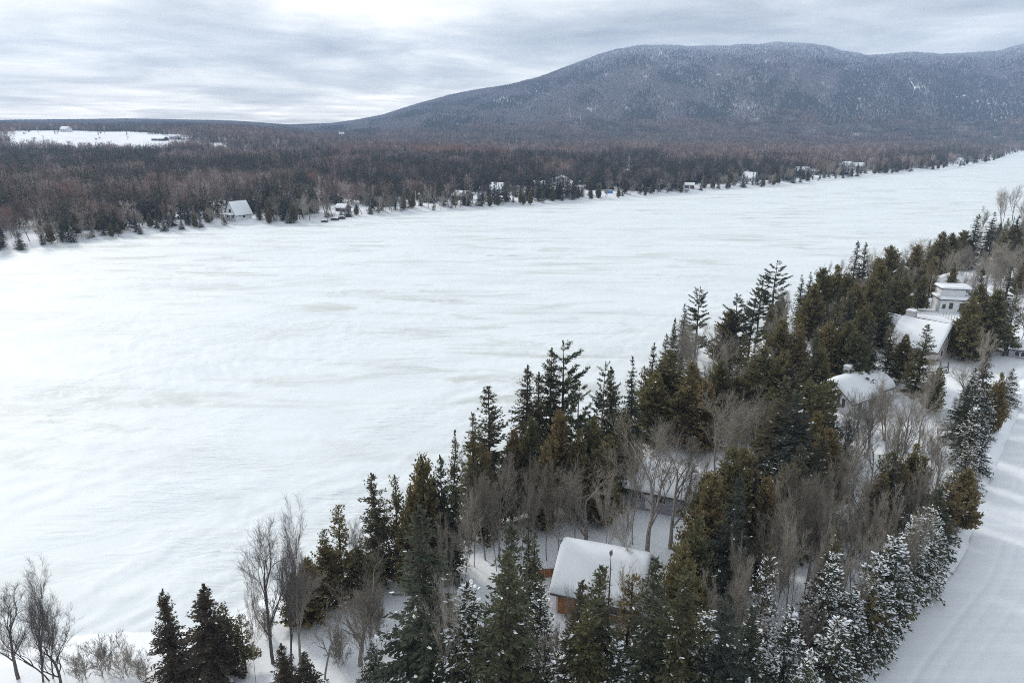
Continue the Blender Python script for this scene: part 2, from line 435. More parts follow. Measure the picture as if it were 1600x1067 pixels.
def build_far_land():
    rows, cols = 300, 460
    th = np.linspace(-1.35, 1.35, cols)               # tangent of the bearing
    Y = np.concatenate([np.linspace(60, 240, 10)[:-1], np.exp(np.linspace(math.log(240), math.log(5420), rows - 9))])
    T, R = np.meshgrid(th, Y)
    X = T * R
    Z = h_far(X, R)
    V = np.stack([X, R, Z], -1).reshape(-1, 3)
    F = grid_faces(rows, cols)
    d = signed(FARS, X, R).ravel()
    F = F[(d[F] > -14).any(1)]
    used = np.unique(F); rem = np.full(len(V), -1); rem[used] = np.arange(len(used))
    m, n, l, b = mat('snowy_woodland_floor')
    f = tex_noise(n, l, 0.02, 6, 0.65)
    c = ramp_(n, l, f, [(0.35, (0.72, 0.76, 0.82)), (0.65, (0.86, 0.89, 0.93))])
    l.new(c, b.inputs['Base Color']); setin(b, Roughness=0.8); b.inputs['Specular IOR Level'].default_value = 0.1
    m2, n, l, b = mat('mountain_floor')                # brush and rock among snow
    f = tex_noise(n, l, 1.0, 6, 0.65, 0.3, (0, (0.012, 0.003, 0.004)))
    c = ramp_(n, l, f, [(0.42, (0.14, 0.125, 0.14)), (0.58, (0.24, 0.23, 0.26)), (0.72, (0.70, 0.73, 0.78))])
    l.new(c, b.inputs['Base Color']); setin(b, Roughness=0.9); b.inputs['Specular IOR Level'].default_value = 0.1
    fy = V[F].mean(1)[:, 1]
    obj('mountain_terrain', np_mesh('mountain_terrain', V[used], [rem[F]], [m, m2], (fy > 1700).astype(int), smooth=True), kind='structure')
build_far_land()

# ------------------------------------------------------------------ tree builders
class Geo:
    """collects quads and triangles for one mesh"""
    def __init__(self): self.V, self.Q, self.T, self.qm, self.tm, self.n = [], [], [], [], [], 0
    def add(self, V, quads=None, tris=None, m=0):
        V = np.asarray(V, np.float32).reshape(-1, 3)
        if quads is not None and len(quads): self.Q.append(np.asarray(quads) + self.n); self.qm.append(np.full(len(quads), m))
        if tris is not None and len(tris): self.T.append(np.asarray(tris) + self.n); self.tm.append(np.full(len(tris), m))
        self.V.append(V); self.n += len(V)
    def mesh(self, name, mats, smooth=False):
        fs, ms = [], []
        if self.Q: fs.append(np.concatenate(self.Q)); ms.append(np.concatenate(self.qm))
        if self.T: fs.append(np.concatenate(self.T)); ms.append(np.concatenate(self.tm))
        return np_mesh(name, np.concatenate(self.V), fs, mats, np.concatenate(ms), smooth)
    def take(self, other, m, R=None, off=(0, 0, 0), s=(1, 1, 1)):
        for v in [np.concatenate(other.V) * np.array(s)] if other.V else []:
            if R is not None: v = v @ R.T
            base = self.n
            self.V.append((v + np.array(off)).astype(np.float32)); self.n += len(v)
            if other.Q: q = np.concatenate(other.Q); self.Q.append(q + base); self.qm.append(np.full(len(q), m))
            if other.T: t = np.concatenate(other.T); self.T.append(t + base); self.tm.append(np.full(len(t), m))
def unit(a): return a / np.maximum(np.linalg.norm(a, axis=-1, keepdims=True), 1e-9)
def kites(g, P, D, S, L, W, m=0):
    """leaf-like diamonds: base point, direction, side, length, width"""
    P, D, S = map(np.asarray, (P, D, S)); L = np.asarray(L)[:, None]; W = np.asarray(W)[:, None]
    a, b, c, d = P, P + D * L * 0.5 + S * W * 0.5, P + D * L, P + D * L * 0.5 - S * W * 0.5
    n = len(P)
    g.add(np.stack([a, b, c, d], 1).reshape(-1, 3), quads=np.arange(4 * n).reshape(n, 4), m=m)
def tubes(g, P0, P1, R0, R1, k=3, m=0):
    P0, P1 = np.asarray(P0, float), np.asarray(P1, float); R0 = np.asarray(R0, float)[:, None]; R1 = np.asarray(R1, float)[:, None]
    ax = unit(P1 - P0); ref = np.where(np.abs(ax[:, 2:3]) > 0.9, np.array([[1.0, 0, 0]]), np.array([[0, 0, 1.0]]))
    u = unit(np.cross(ax, ref)); v = np.cross(ax, u); n = len(P0)
    ring0, ring1 = [], []
    for i in range(k):
        a = 2 * math.pi * i / k; d = u * math.cos(a) + v * math.sin(a)
        ring0.append(P0 + d * R0); ring1.append(P1 + d * R1)
    V = np.stack(ring0 + ring1, 1)
    b = (np.arange(n) * 2 * k)[:, None]
    q = np.concatenate([np.stack([b[:, 0] + i, b[:, 0] + (i + 1) % k, b[:, 0] + k + (i + 1) % k, b[:, 0] + k + i], 1) for i in range(k)])
    g.add(V.reshape(-1, 3), quads=q, m=m)
def lumps(g, P, A, L, W, H, m=0):
    """little cushions of snow: an eight-faced dome lying along the direction A"""
    P = np.asarray(P); A = unit(np.asarray(A)); n = len(P)
    if n == 0: return
    Z = np.array([[0, 0, 1.0]]); S = unit(np.cross(A, Z)); L, W, H = (np.asarray(q)[:, None] for q in (L, W, H))
    pts = [P + A * L, P + A * L * .35 + S * W, P - A * L * .5 + S * W * .7, P - A * L, P - A * L * .5 - S * W * .7, P + A * L * .35 - S * W]
    top = P + Z * H
    V = np.stack(pts + [top], 1); b = np.arange(n) * 7
    t = np.concatenate([np.stack([b + i, b + (i + 1) % 6, b + 6], 1) for i in range(6)])
    g.add(V.reshape(-1, 3), tris=t, m=m)

def conifer(seed, H=15.0, R=2.8, z0=0.06, nb=210, e_top=50, e_bot=-12, power=0.85, dens=1.0, spray=0.42, sw=0.42, droop=0.25, inner=0.15, vert=0.0, gap=0.0, snow=0.1, snow_top=0.0, tops=1, tilt_up=0.3, lump=1.0, round_=0.0, jag=0.28):
    """returns trunk, crown, snow geometry of a needle tree or a cedar"""
    rg = np.random.default_rng(seed)
    tr, cr_, sn = Geo(), Geo(), Geo()
    leads = [(0.0, 0.0, 1.0)] + [(rg.uniform(-.45, .45) * R, rg.uniform(-.45, .45) * R, rg.uniform(.72, .95)) for _ in range(tops - 1)]
    BP, BD, BT, BO = [], [], [], []
    for li, (lx, ly, lh) in enumerate(leads):
        HH = H * lh; RR = R * (1.0 if tops == 1 else 0.72)
        zs = np.linspace(0, HH * 0.985, 9)
        wob = np.cumsum(rg.normal(0, 0.035, (9, 2)), 0) * (HH / 12); wob[0] = 0
        f = np.clip(zs / (0.35 * HH), 0, 1)
        axis = np.stack([wob[:, 0] + lx * f, wob[:, 1] + ly * f, zs], 1)
        r0 = 0.011 * HH + 0.03
        rad = r0 * (1 - zs / HH) ** 0.9 + 0.012
        axis[0, 2] = -0.6
        tubes(tr, axis[:-1], axis[1:], rad[:-1], rad[1:], 6)
        n = int(nb / tops ** 0.6)
        t = np.sort(1 - (1 - rg.random(n)) ** 0.8)
        t = z0 + (0.985 - z0) * t
        if gap:                                            # whorls with bare trunk between
            k = max(6, int(HH / gap)); t = z0 + (0.985 - z0) * (np.clip(np.round((t - z0) / (0.985 - z0) * k + rg.normal(0, .12, n)), 0, k) + rg.normal(0, .1, n)) / k
            t = np.clip(t, z0, 0.985)
        az = rg.random(n) * 2 * math.pi
        prof = (1 - t) ** power
        if round_: prof = prof * (1 - round_) + round_ * np.sqrt(np.clip(1 - ((t - 0.34) / 0.68) ** 2, 0, 1))
        low = np.clip((t - z0) / 0.10 + 0.55, 0, 1)
        lob = 1 + jag * np.sin(az * 2 + seed + t * 9) * rg.random(n)
        ln = RR * prof * low * lob * rg.uniform(0.66, 1.12, n) + 0.10
        el = np.radians(e_bot + (e_top - e_bot) * t ** 1.3 + rg.normal(0, 6, n))
        bx = np.interp(t * HH, zs, axis[:, 0]); by = np.interp(t * HH, zs, axis[:, 1])
        for i in range(n):
            l = ln[i]; m = max(3, int(l / (0.24 / dens ** .5)))
            s = np.linspace(inner, 1, m)
            dz = np.sin(el[i]) * l * s - droop * l * s ** 1.5 + tilt_up * l * np.clip(s - .55, 0, 1) ** 1.5
            rr = np.cos(el[i]) * l * s
            aa = az[i] + rg.normal(0, .05) * s
            P = np.stack([bx[i] + np.cos(aa) * rr, by[i] + np.sin(aa) * rr, t[i] * HH + dz], 1)
            D = unit(np.gradient(P, axis=0))
            BP.append(P); BD.append(D); BT.append(np.full(m, t[i])); BO.append(s)
            if l > 0.6:
                j = m // 2
                tubes(tr, [(bx[i], by[i], t[i] * HH), P[j]], [P[j], P[-1]], [0.012 + 0.012 * l, 0.006 + .006 * l], [0.006 + .006 * l, 0.004], 3)
    P, D, T, O = (np.concatenate(a) for a in (BP, BD, BT, BO))
    Z = np.array([[0, 0, 1.0]])
    S = unit(np.cross(D, Z))
    U = np.cross(S, D)
    for k in range(max(1, int(round(4 * dens)))):
        q = rg.random(len(P)) < 0.94
        n = q.sum(); sgn = np.where(rg.random(n) < .5, -1.0, 1.0)[:, None]
        fw = rg.uniform(0.35, 1.0, (n, 1)); sd_ = rg.uniform(.25, 1.0, (n, 1)) * sgn; up = rg.normal(-0.05 + vert * 0.35, 0.30 + 0.25 * vert, (n, 1))
        d = unit(D[q] * fw + S[q] * sd_ + U[q] * up)
        w = unit(np.cross(d, unit(Z * (1 - vert) + S[q] * vert * 1.2 + rg.normal(0, .35, (n, 3)))))
        L = spray * rg.uniform(.55, 1.25, n) * (0.55 + 0.6 * (1 - T[q]) ** .5) * (1.15 - .35 * O[q])
        jit = rg.normal(0, 0.05 + .04 * vert, (n, 3)) * (spray / .42)
        kites(cr_, P[q] + jit, d, w, L, L * sw * rg.uniform(.75, 1.3, n))
    tip = np.array([[axis[-1, 0] * 0, 0, H * .955]]) if tops > 1 else axis[-1:] - np.array([[0, 0, H * .02]])
    a = rg.random(14) * 6.283
    d = unit(np.stack([np.cos(a) * .35, np.sin(a) * .35, np.full(14, 1.0)], 1))
    kites(cr_, np.repeat(tip, 14, 0) + np.array([[0, 0, 1]]) * rg.random((14, 1)) * H * .035, d, unit(np.cross(d, rg.normal(0, 1, (14, 3)))), np.full(14, .34), np.full(14, .12))
    if snow > 0:
        pr = snow * (0.25 + 1.1 * O) * np.clip(1.25 - T * (1.25 - snow_top), 0.05, 1)
        clump = 0.25 + 1.5 * sstep(.42, .62, fbm(P[:, 0] * .9 + seed, P[:, 1] * .9 + P[:, 2] * .8, seed, 2))
        q = np.repeat(np.arange(len(P)), 2)
        q = q[rg.random(len(q)) < (pr * clump)[q]]
        n = len(q)
        l = spray * rg.uniform(.25, .80, n) * lump
        big = rg.random(n) < (.25 if snow > .3 else .10)                           # a few cushions, the rest a dusting that follows the boughs
        Pq = P[q] + Z * 0.05 + rg.normal(0, 1, (n, 3)) * np.array([[.15, .15, .04]]); Dq = D[q]
        k = big
        lumps(sn, Pq[k], Dq[k] * np.array([[1, 1, .6]]), l[k] * .75, l[k] * rg.uniform(.25, .45, k.sum()), l[k] * rg.uniform(.12, .28, k.sum()))
        k = np.repeat(np.nonzero(~big)[0], 2); m = len(k)
        sgn = np.where(rg.random(m) < .5, -1.0, 1.0)[:, None]
        d = unit(Dq[k] * rg.uniform(.4, 1, (m, 1)) + S[q][k] * sgn * rg.uniform(.2, 1, (m, 1)) + rg.normal(0, .15, (m, 3)))
        w = unit(np.cross(d, Z + rg.normal(0, .30, (m, 3))))
        L = l[k] * rg.uniform(.5, 1.15, m)
        kites(sn, Pq[k] + rg.normal(0, .05, (m, 3)) + Z * .03, d, w, L, L * rg.uniform(.3, .65, m))
    return tr, cr_, sn

def bare(seed, H=13.0, spread=0.55, stems=1, levels=4, lean=0.0, rb=0.16, split=(3, 5), twig=1.0, up=0.35, first=0.28, fine=4):
    """a leafless tree grown limb by limb: trunk and limbs, then the twigs"""
    rg = np.random.default_rng(seed)
    tr, cr_ = Geo(), Geo()
    segs = [[] for _ in range(levels + 2)]
    def grow(p, d, L, r, lev):
        k = 5 if lev == 0 else (4 if lev <= 2 else 3)
        pts = [p]; rs = [r]; dd = d
        for i in range(k):
            dd = unit(dd + rg.normal(0, 0.09 + .05 * lev, 3) + np.array([0, 0, up * (0.10 if lev else .05)]))
            pts.append(pts[-1] + dd * L / k); rs.append(max(0.006, r * (1 - (i + 1) / k * (0.62 if lev else .55))))
        for i in range(k): segs[lev].append((pts[i], pts[i + 1], rs[i], rs[i + 1]))
        if lev >= levels: return
        nch = rg.integers(split[0], split[1] + 1) + (2 if lev == 0 else 0) + (1 if lev == levels - 1 else 0)
        for c in range(nch):
            f = first + (1 - first) * (c + rg.random()) / nch if lev == 0 else 0.15 + 0.85 * (c + rg.random()) / nch
            i = min(k - 1, int(f * k)); q = pts[i] + (pts[i + 1] - pts[i]) * (f * k - i)
            base = unit(pts[i + 1] - pts[i])
            side = unit(np.cross(base, rg.normal(0, 1, 3)))
            a = spread * rg.uniform(.65, 1.25)
            nd = unit(base * math.cos(a) + side * math.sin(a) + np.array([0, 0, up * .35]))
            grow(q, nd, L * rg.uniform(.48, .72) * (1.12 - .35 * f if lev == 0 else 1.0 - .25 * f), rs[i] * rg.uniform(.5, .68), lev + 1)
        grow(pts[-1], unit(dd + rg.normal(0, .12, 3)), L * .5, rs[-1] * .9, lev + 1)
    for s in range(stems):
        a = s * 6.283 / stems + rg.random()
        o = 0.0 if stems == 1 else 0.18
        t = lean if stems == 1 else rg.uniform(.16, .34)
        grow(np.array([math.cos(a) * o, math.sin(a) * o, -.5]), unit(np.array([math.cos(a) * t, math.sin(a) * t, 1.0])), H * .62 * (1 if s == 0 else rg.uniform(.8, 1)), rb * (1 if stems == 1 else .75), 0)
    for lev, ss in enumerate(segs):
        if not ss: continue
        A = [np.array([q[j] for q in ss]) for j in range(4)]
        if lev <= 1: tubes(tr, *A, k=5 if lev == 0 else 4)
        else: tubes(cr_, A[0], A[1], np.maximum(A[2], .011 * twig), np.maximum(A[3], .008 * twig), k=3)
    ss = [q for lev in (levels - 1, levels) for q in segs[lev]]
    A, B = (np.repeat(np.array([q[j] for q in ss]), fine, 0) for j in (0, 1)); n = len(A)
    D0 = unit(B - A); f = rg.random((n, 1)); D1 = unit(D0 + rg.normal(0, .42, (n, 3)) + np.array([[0, 0, .22]]))
    L = H * rg.uniform(.035, .085, n)
    kites(cr_, A + (B - A) * f, D1, unit(np.cross(D1, rg.normal(0, 1, (n, 3)))), L, np.full(n, .020 * twig) * rg.uniform(.7, 1.4, n))
    z = np.concatenate(cr_.V)[:, 2].max(); s = H / z
    for g in (tr, cr_): g.V = [v * np.float32(s) for v in g.V]
    return tr, cr_, Geo()

LIB = {}          # kind -> list of (height, radius, trunk mesh, crown mesh, snow mesh or None, joined geometry)
def reg(kind, parts, mats, count_r=True):
    tr, cr_, sn = parts
    V = np.concatenate(cr_.V)
    H = float(V[:, 2].max()); R = float(np.percentile(np.hypot(V[:, 0], V[:, 1]), 97))
    LIB.setdefault(kind, []).append((H, R, tr.mesh(kind + '_trunk', [mats[0]]), cr_.mesh(kind + '_crown', [mats[1]]), sn.mesh(kind + '_snow', [M_tree_snow]) if sn.V else None))

for i in range(6):
    reg('spruce', conifer(100 + i, 15, 2.5 + .25 * (i % 3), nb=230 + 20 * i, snow=.05 + .04 * (i % 3), power=(.62, .8, .95)[i % 3], jag=.3 + .05 * i, gap=0.0 if i % 2 else 0.55, e_bot=(-10, -26, -16)[i % 3], droop=(.18, .30, .42, .25, .36, .2)[i], z0=.05 + .03 * (i % 3)), (M_bark, M_spruce))
for i in range(3):
    reg('slim_spruce', conifer(130 + i, 15, 1.5, nb=230, snow=.07, power=.75, spray=.36), (M_bark, M_spruce))
for i in range(5):
    reg('snowy_spruce', conifer(150 + i, 8, 2.1 + .2 * i, nb=170, snow=.95, snow_top=.75, power=.8, spray=.40, lump=1.1, z0=.04, droop=.38, e_bot=-5), (M_bark, M_spruce))
for i in range(6):
    reg('cedar', conifer(200 + i, 11, 2.1 + .15 * i, nb=330, e_top=62, e_bot=14, power=.62, dens=1.35, spray=.40, sw=.5, droop=.10, inner=.32, vert=.75, snow=.035 if i % 2 else .06, tops=1 + (i % 3 == 1) * 2, round_=.30, tilt_up=.45, z0=.07, jag=.5), (M_bark, M_cedar))
for i in range(3):
    reg('open_cedar', conifer(230 + i, 11, 1.9, nb=120, e_top=50, e_bot=8, power=.6, dens=1.0, spray=.40, sw=.5, droop=.12, inner=.35, vert=.6, snow=.07, round_=.35, z0=.14, jag=.6), (M_bark, M_cedar))
for i in range(4):
    reg('pine', conifer(260 + i, 19, 3.6, nb=92, e_top=34, e_bot=2, power=.55, dens=2.2, spray=.46, sw=.30, droop=.10, inner=.42, vert=.25, gap=1.25, snow=.02, tilt_up=.6, z0=.22, jag=.7, round_=.2), (M_bark, M_pine))
for i in range(2):
    reg('rusty_spruce', conifer(290 + i, 10, 2.2, nb=260, snow=.03, power=.78, jag=.4, spray=.30, dens=1.5), (M_bark, M_rust))
for i in range(5):
    reg('bare', bare(300 + i, 13, .50, stems=1 + (i == 3) * 2, levels=4, rb=.23, split=(3, 3) if i % 2 else (3, 4), up=.6, fine=1, twig=.8, first=.36), (M_greybark, M_twig))
for i in range(4):
    reg('slim_bare', bare(330 + i, 11, .5, stems=1, levels=3, rb=.09, split=(4, 6), lean=.06 * i, first=.4, fine=3), (M_greybark, M_twig))
for i in range(2):
    reg('birch', bare(350 + i, 12, .55, stems=1 + i, levels=4, rb=.12, split=(3, 4), first=.35, fine=1), (M_birch, M_twig))
for i in range(3):
    reg('bare_shrub', bare(370 + i, 3.2, .6, stems=5, levels=3, rb=.04, split=(3, 4), first=.15, twig=.7, fine=1), (M_greybark, M_twig))
for i in range(3):
    reg('dark_bare', bare(410 + i, 13, .44, stems=1 + (i == 1), levels=4, rb=.21, split=(3, 4), up=.75, fine=1, twig=.8, first=.32), (M_darktwig, M_darktwig))
reg('snag', conifer(390, 12, .9, nb=150, e_top=5, e_bot=-20, power=.35, dens=.5, spray=.16, sw=.12, droop=.3, inner=.1, snow=.01, z0=.2), (M_bark, M_greybark))

def count_tris():
    return sum(len(m.polygons) * 2 for v in LIB.values() for e in v for m in e[2:5] if m)
print('TREE LIB tris', count_tris())

# ------------------------------------------------------------------ the far woods
def lod_conifer(seed, H, R, nb, power=.8, snowp=.012):
    """a small needle tree seen from afar; quads for boughs, a thin trunk, a few snow flecks"""
    rg = np.random.default_rng(seed); g = Geo()
    tubes(g, [(0, 0, -.5)], [(0, 0, H * .97)], [.012 * H], [.02], 3, m=0)
    t = .06 + .93 * (1 - (1 - rg.random(nb)) ** .75); az = rg.random(nb) * 6.283
    l = R * (1 - t) ** power * rg.uniform(.6, 1.15, nb) + .18
    P = np.stack([np.cos(az) * l * .12, np.sin(az) * l * .12, t * H], 1)
    e = np.radians(-22 + 70 * t ** 1.5) + rg.normal(0, .12, nb)
    D = np.stack([np.cos(az) * np.cos(e), np.sin(az) * np.cos(e), np.sin(e)], 1)
    S = unit(np.cross(D, np.array([[0, 0, 1.0]])) + rg.normal(0, .35, (nb, 3)))
    kites(g, P, D, S, l, l * rg.uniform(.45, .75, nb), m=1)
    q = rg.random(nb) < snowp
    if q.any(): kites(g, P[q] + np.array([[0, 0, .12]]), D[q], S[q], l[q] * .6, l[q] * .2, m=2)
    return g
def lod_bare(seed, H, R, nt, w=.10):
    rg = np.random.default_rng(seed); g = Geo()
    tubes(g, [(0, 0, -.5)], [(rg.normal(0, .3), rg.normal(0, .3), H * .8)], [.012 * H], [.03], 3, m=0)
    t = rg.uniform(.25, .85, nt); az = rg.random(nt) * 6.283
    P = np.stack([np.cos(az) * R * .25 * rg.random(nt), np.sin(az) * R * .25 * rg.random(nt), t * H], 1)
    e = rg.uniform(.35, 1.35, nt)
    D = np.stack([np.cos(az) * np.cos(e), np.sin(az) * np.cos(e), np.sin(e)], 1)
    L = H * rg.uniform(.16, .42, nt) * (1.15 - t * .55)
    S = unit(np.cross(D, rg.normal(0, 1, (nt, 3))))
    kites(g, P, D, S, L, w * rg.uniform(.7, 1.6, nt) * (L / 3) ** .5, m=1)
    P2 = P + D * L[:, None] * rg.uniform(.3, .8, (nt, 1)); D2 = unit(D + rg.normal(0, .5, (nt, 3)))
    kites(g, P2, D2, unit(np.cross(D2, rg.normal(0, 1, (nt, 3)))), L * .6, np.full(nt, w * .8), m=1)
    return g
M_spruce_stand = foliage('stand_needles', [(0.032, 0.046, 0.038), (0.046, 0.058, 0.042), (0.038, 0.05, 0.044)])
FM = [M_bark, M_spruce_stand, M_snow, M_far_twig, M_red_twig, M_cedar, M_dark_twig, M_pale_twig]
def clump(seed, size, n, kinds, hs, nbt):
    """one patch of woodland: n trees over a square of the given size"""
    rg = np.random.default_rng(seed); out = Geo()
    k = int(math.ceil(math.sqrt(n))); cells = [(i, j) for i in range(k) for j in range(k)]
    for i, j in cells[:n]:
        x = (i + rg.uniform(.0, 1.0)) / k * size - size / 2; y = (j + rg.uniform(.0, 1.0)) / k * size - size / 2
        kd = rg.choice(len(kinds), p=kinds); H = hs * rg.uniform(.62, 1.22)
        if kd in (0, 3): g = lod_conifer(int(rg.integers(1 << 30)), H * (1.22 if kd == 0 else .85), H * (.185 if kd == 0 else .19), nbt, .8 if kd == 0 else .5)
        else: g = lod_bare(int(rg.integers(1 << 30)), H * .95, H * .26, int(nbt * 1.3), .12 if nbt > 50 else .30)
        base = out.n
        v = np.concatenate(g.V) + np.array([x, y, 0], np.float32); out.V.append(v); out.n += len(v)
        q = np.concatenate(g.Q); m = np.concatenate(g.qm)
        mm = {0: (0, 1, 2), 1: (3, 3, 2), 2: (4, 4, 2), 3: (0, 5, 2)}[int(kd)]
        if kd == 1: c = (3, 6, 7, 3)[int(rg.integers(4))]; mm = (c, c, 2)
        out.Q.append(q + base); out.qm.append(np.array(mm)[m])
    return out.mesh('woodland', FM)

def scatter(name, label, pts, idx, scl, rot, sources, cat='forest'):
    """one object: its points carry the patches"""
    src = bpy.data.collections.new(name + '_patches')
    for i, me in enumerate(sources):
        src.objects.link(bpy.data.objects.new('%s_patch_%02d' % (name, i), me))
    me = bpy.data.meshes.new(name)
    pts = np.asarray(pts, np.float32)
    me.vertices.add(len(pts)); me.vertices.foreach_set('co', pts.ravel())
    for an, ty, val in (('pick', 'INT', np.asarray(idx, np.int32)), ('size', 'FLOAT', np.asarray(scl, np.float32)), ('turn', 'FLOAT', np.asarray(rot, np.float32))):
        a = me.attributes.new(an, ty, 'POINT'); a.data.foreach_set('value', val)
    o = obj(name, me, kind='stuff', label=label, category=cat)
    ng = bpy.data.node_groups.new(name, 'GeometryNodeTree')
    ng.interface.new_socket('Geometry', in_out='INPUT', socket_type='NodeSocketGeometry')
    ng.interface.new_socket('Geometry', in_out='OUTPUT', socket_type='NodeSocketGeometry')
    n, l = ng.nodes, ng.links
    gi, go = n.new('NodeGroupInput'), n.new('NodeGroupOutput')
    ip = n.new('GeometryNodeInstanceOnPoints'); ci = n.new('GeometryNodeCollectionInfo')
    ci.inputs['Collection'].default_value = src
    ci.inputs['Separate Children'].default_value = True; ci.inputs['Reset Children'].default_value = True
    def at(nm, ty):
        a = n.new('GeometryNodeInputNamedAttribute'); a.data_type = ty; a.inputs['Name'].default_value = nm; return a.outputs['Attribute']
    cx_ = n.new('ShaderNodeCombineXYZ'); l.new(at('turn', 'FLOAT'), cx_.inputs[2])
    er = n.new('FunctionNodeEulerToRotation'); l.new(cx_.outputs[0], er.inputs[0])
    l.new(gi.outputs[0], ip.inputs['Points']); l.new(ci.outputs[0], ip.inputs['Instance'])
    ip.inputs['Pick Instance'].default_value = True
    l.new(at('pick', 'INT'), ip.inputs['Instance Index']); l.new(er.outputs[0], ip.inputs['Rotation']); l.new(at('size', 'FLOAT'), ip.inputs['Scale'])
    l.new(ip.outputs[0], go.inputs[0])
    md = o.modifiers.new('scatter', 'NODES'); md.node_group = ng
    return o

CLEAR = []        # (x, y, radius) kept free of trees for the far houses
FAR_HOUSES = [   # name key, base pixel, clearing radius
    ('chalet', (374, 349), 10), ('boathouse', (537, 337), 8), ('brown', (723, 312), 10), ('green', (778, 303), 10), ('roof_a', (842, 297), 8),
    ('dome', (877, 292), 9), ('blue', (951, 308), 9), ('cabin', (1077, 294), 8), ('white', (1172, 284), 9), ('pair_a', (1253, 273), 9),
    ('pair_b', (1321, 268), 10), ('end', (1498, 257), 8)]
FH = {}
for k, (a, b), r in FAR_HOUSES:
    z = 2.5
    for _ in range(6):
        x, y, _z = unp(a, b, z); z = hf(x, y)
    FH[k] = (x, y, z); CLEAR.append((x, y, r)); CLEAR.append((x * .98, y * .98, r * .7))
def clear_of(x, y, extra=0):
    ok = np.ones(np.shape(x), bool)
    for a, b, r in CLEAR: ok &= (x - a) ** 2 + (y - b) ** 2 > (r + extra) ** 2
    return ok
def kind_weights(x, y):
    """0 dark conifers, 1 mixed, 2 bare brown, 3 reddish bare -- broad stands, as in any regrown wood"""
    px = px_of(x, y); f = fbm(x / 110.0, y / 170.0, 101, 3); f2 = fbm(x / 45.0, y / 70.0, 105, 2)
    k = np.where(f + .35 * (f2 - .5) > .51, 0, np.where(f + .35 * (f2 - .5) > .45, 1, 2))
    k = np.where((px > 520) & (px < 800) & (y > 900) & (y < 1250), np.where(f2 > .36, 3, 1), k)
    k = np.where((px > 1030) & (px < 1380) & (y > 760) & (y < 1300), np.where(f2 > .62, 1, 2), k)
    k = np.where((px > 640) & (px < 1040) & (y > 560) & (y < 900), np.where(f2 > .7, 2, 0), k)
    k = np.where((px > 330) & (y > 1300) & (y < 1950), np.where(f2 > .60, 1, np.where(f2 < .40, 2, 0)), k)
    k = np.where((px < 520) & (y < 760), np.where(f2 > .51, 0, np.where(f2 > .43, 1, 2)), k)
    return k
def wedge(y0, y1, st, rg, m=960):
    """jittered grid of points in the field of view between two distances"""
    ys = np.arange(y0, y1, st); out = []
    for yy in ys:
        w = yy * math.cos(PITCH) / FPX
        xs = np.arange(-m * w, m * w, st)
        out.append(np.stack([xs + rg.uniform(-.5, .5, len(xs)) * st, yy + rg.uniform(-.5, .5, len(xs)) * st], 1))
    return np.concatenate(out)
def march(px, py, y0=700.0, y1=5000.0):
    """where a line of sight meets the land"""
    Y = np.linspace(y0, y1, 900); x = (px - 800) / FPX; yy = -(py - 533.5) / FPX
    dy = yy * math.sin(PITCH) + math.cos(PITCH); dz = yy * math.cos(PITCH) - math.sin(PITCH)
    X = x / dy * Y; Z = CAM_H + dz / dy * Y
    hit = np.nonzero(h_far(X, Y) + .5 >= Z)[0]
    i = hit[0] if len(hit) else len(Y) - 1
    return X[i], Y[i]
CLEARINGS = [((1419, 120), (1422, 120), (1431, 139), (1429, 140)), ((1492, 152), (1511, 148), (1511, 150), (1492, 154))]
def in_quad(q, px, py):
    ok = np.ones(np.shape(px), bool)
    for (ax, ay), (bx, by) in zip(q, q[1:] + q[:1]): ok &= (bx - ax) * (py - ay) - (by - ay) * (px - ax) >= -0.5
    return ok
def build_clearings():
    for q in CLEARINGS:
        n = 9; V = []
        for i in range(n):
            for j in range(4):
                u, v = i / (n - 1), j / 3
                a = [q[0][k] * (1 - u) + q[3][k] * u for k in (0, 1)]; b = [q[1][k] * (1 - u) + q[2][k] * u for k in (0, 1)]
                x, y = march(a[0] * (1 - v) + b[0] * v, a[1] * (1 - v) + b[1] * v, 2300.0)
                V.append((x, y, hf(x, y) + 1.2))
        obj('hillside_clearing', np_mesh('hillside_clearing', V, [grid_faces(n, 4)], [M_snow], smooth=True), kind='structure')
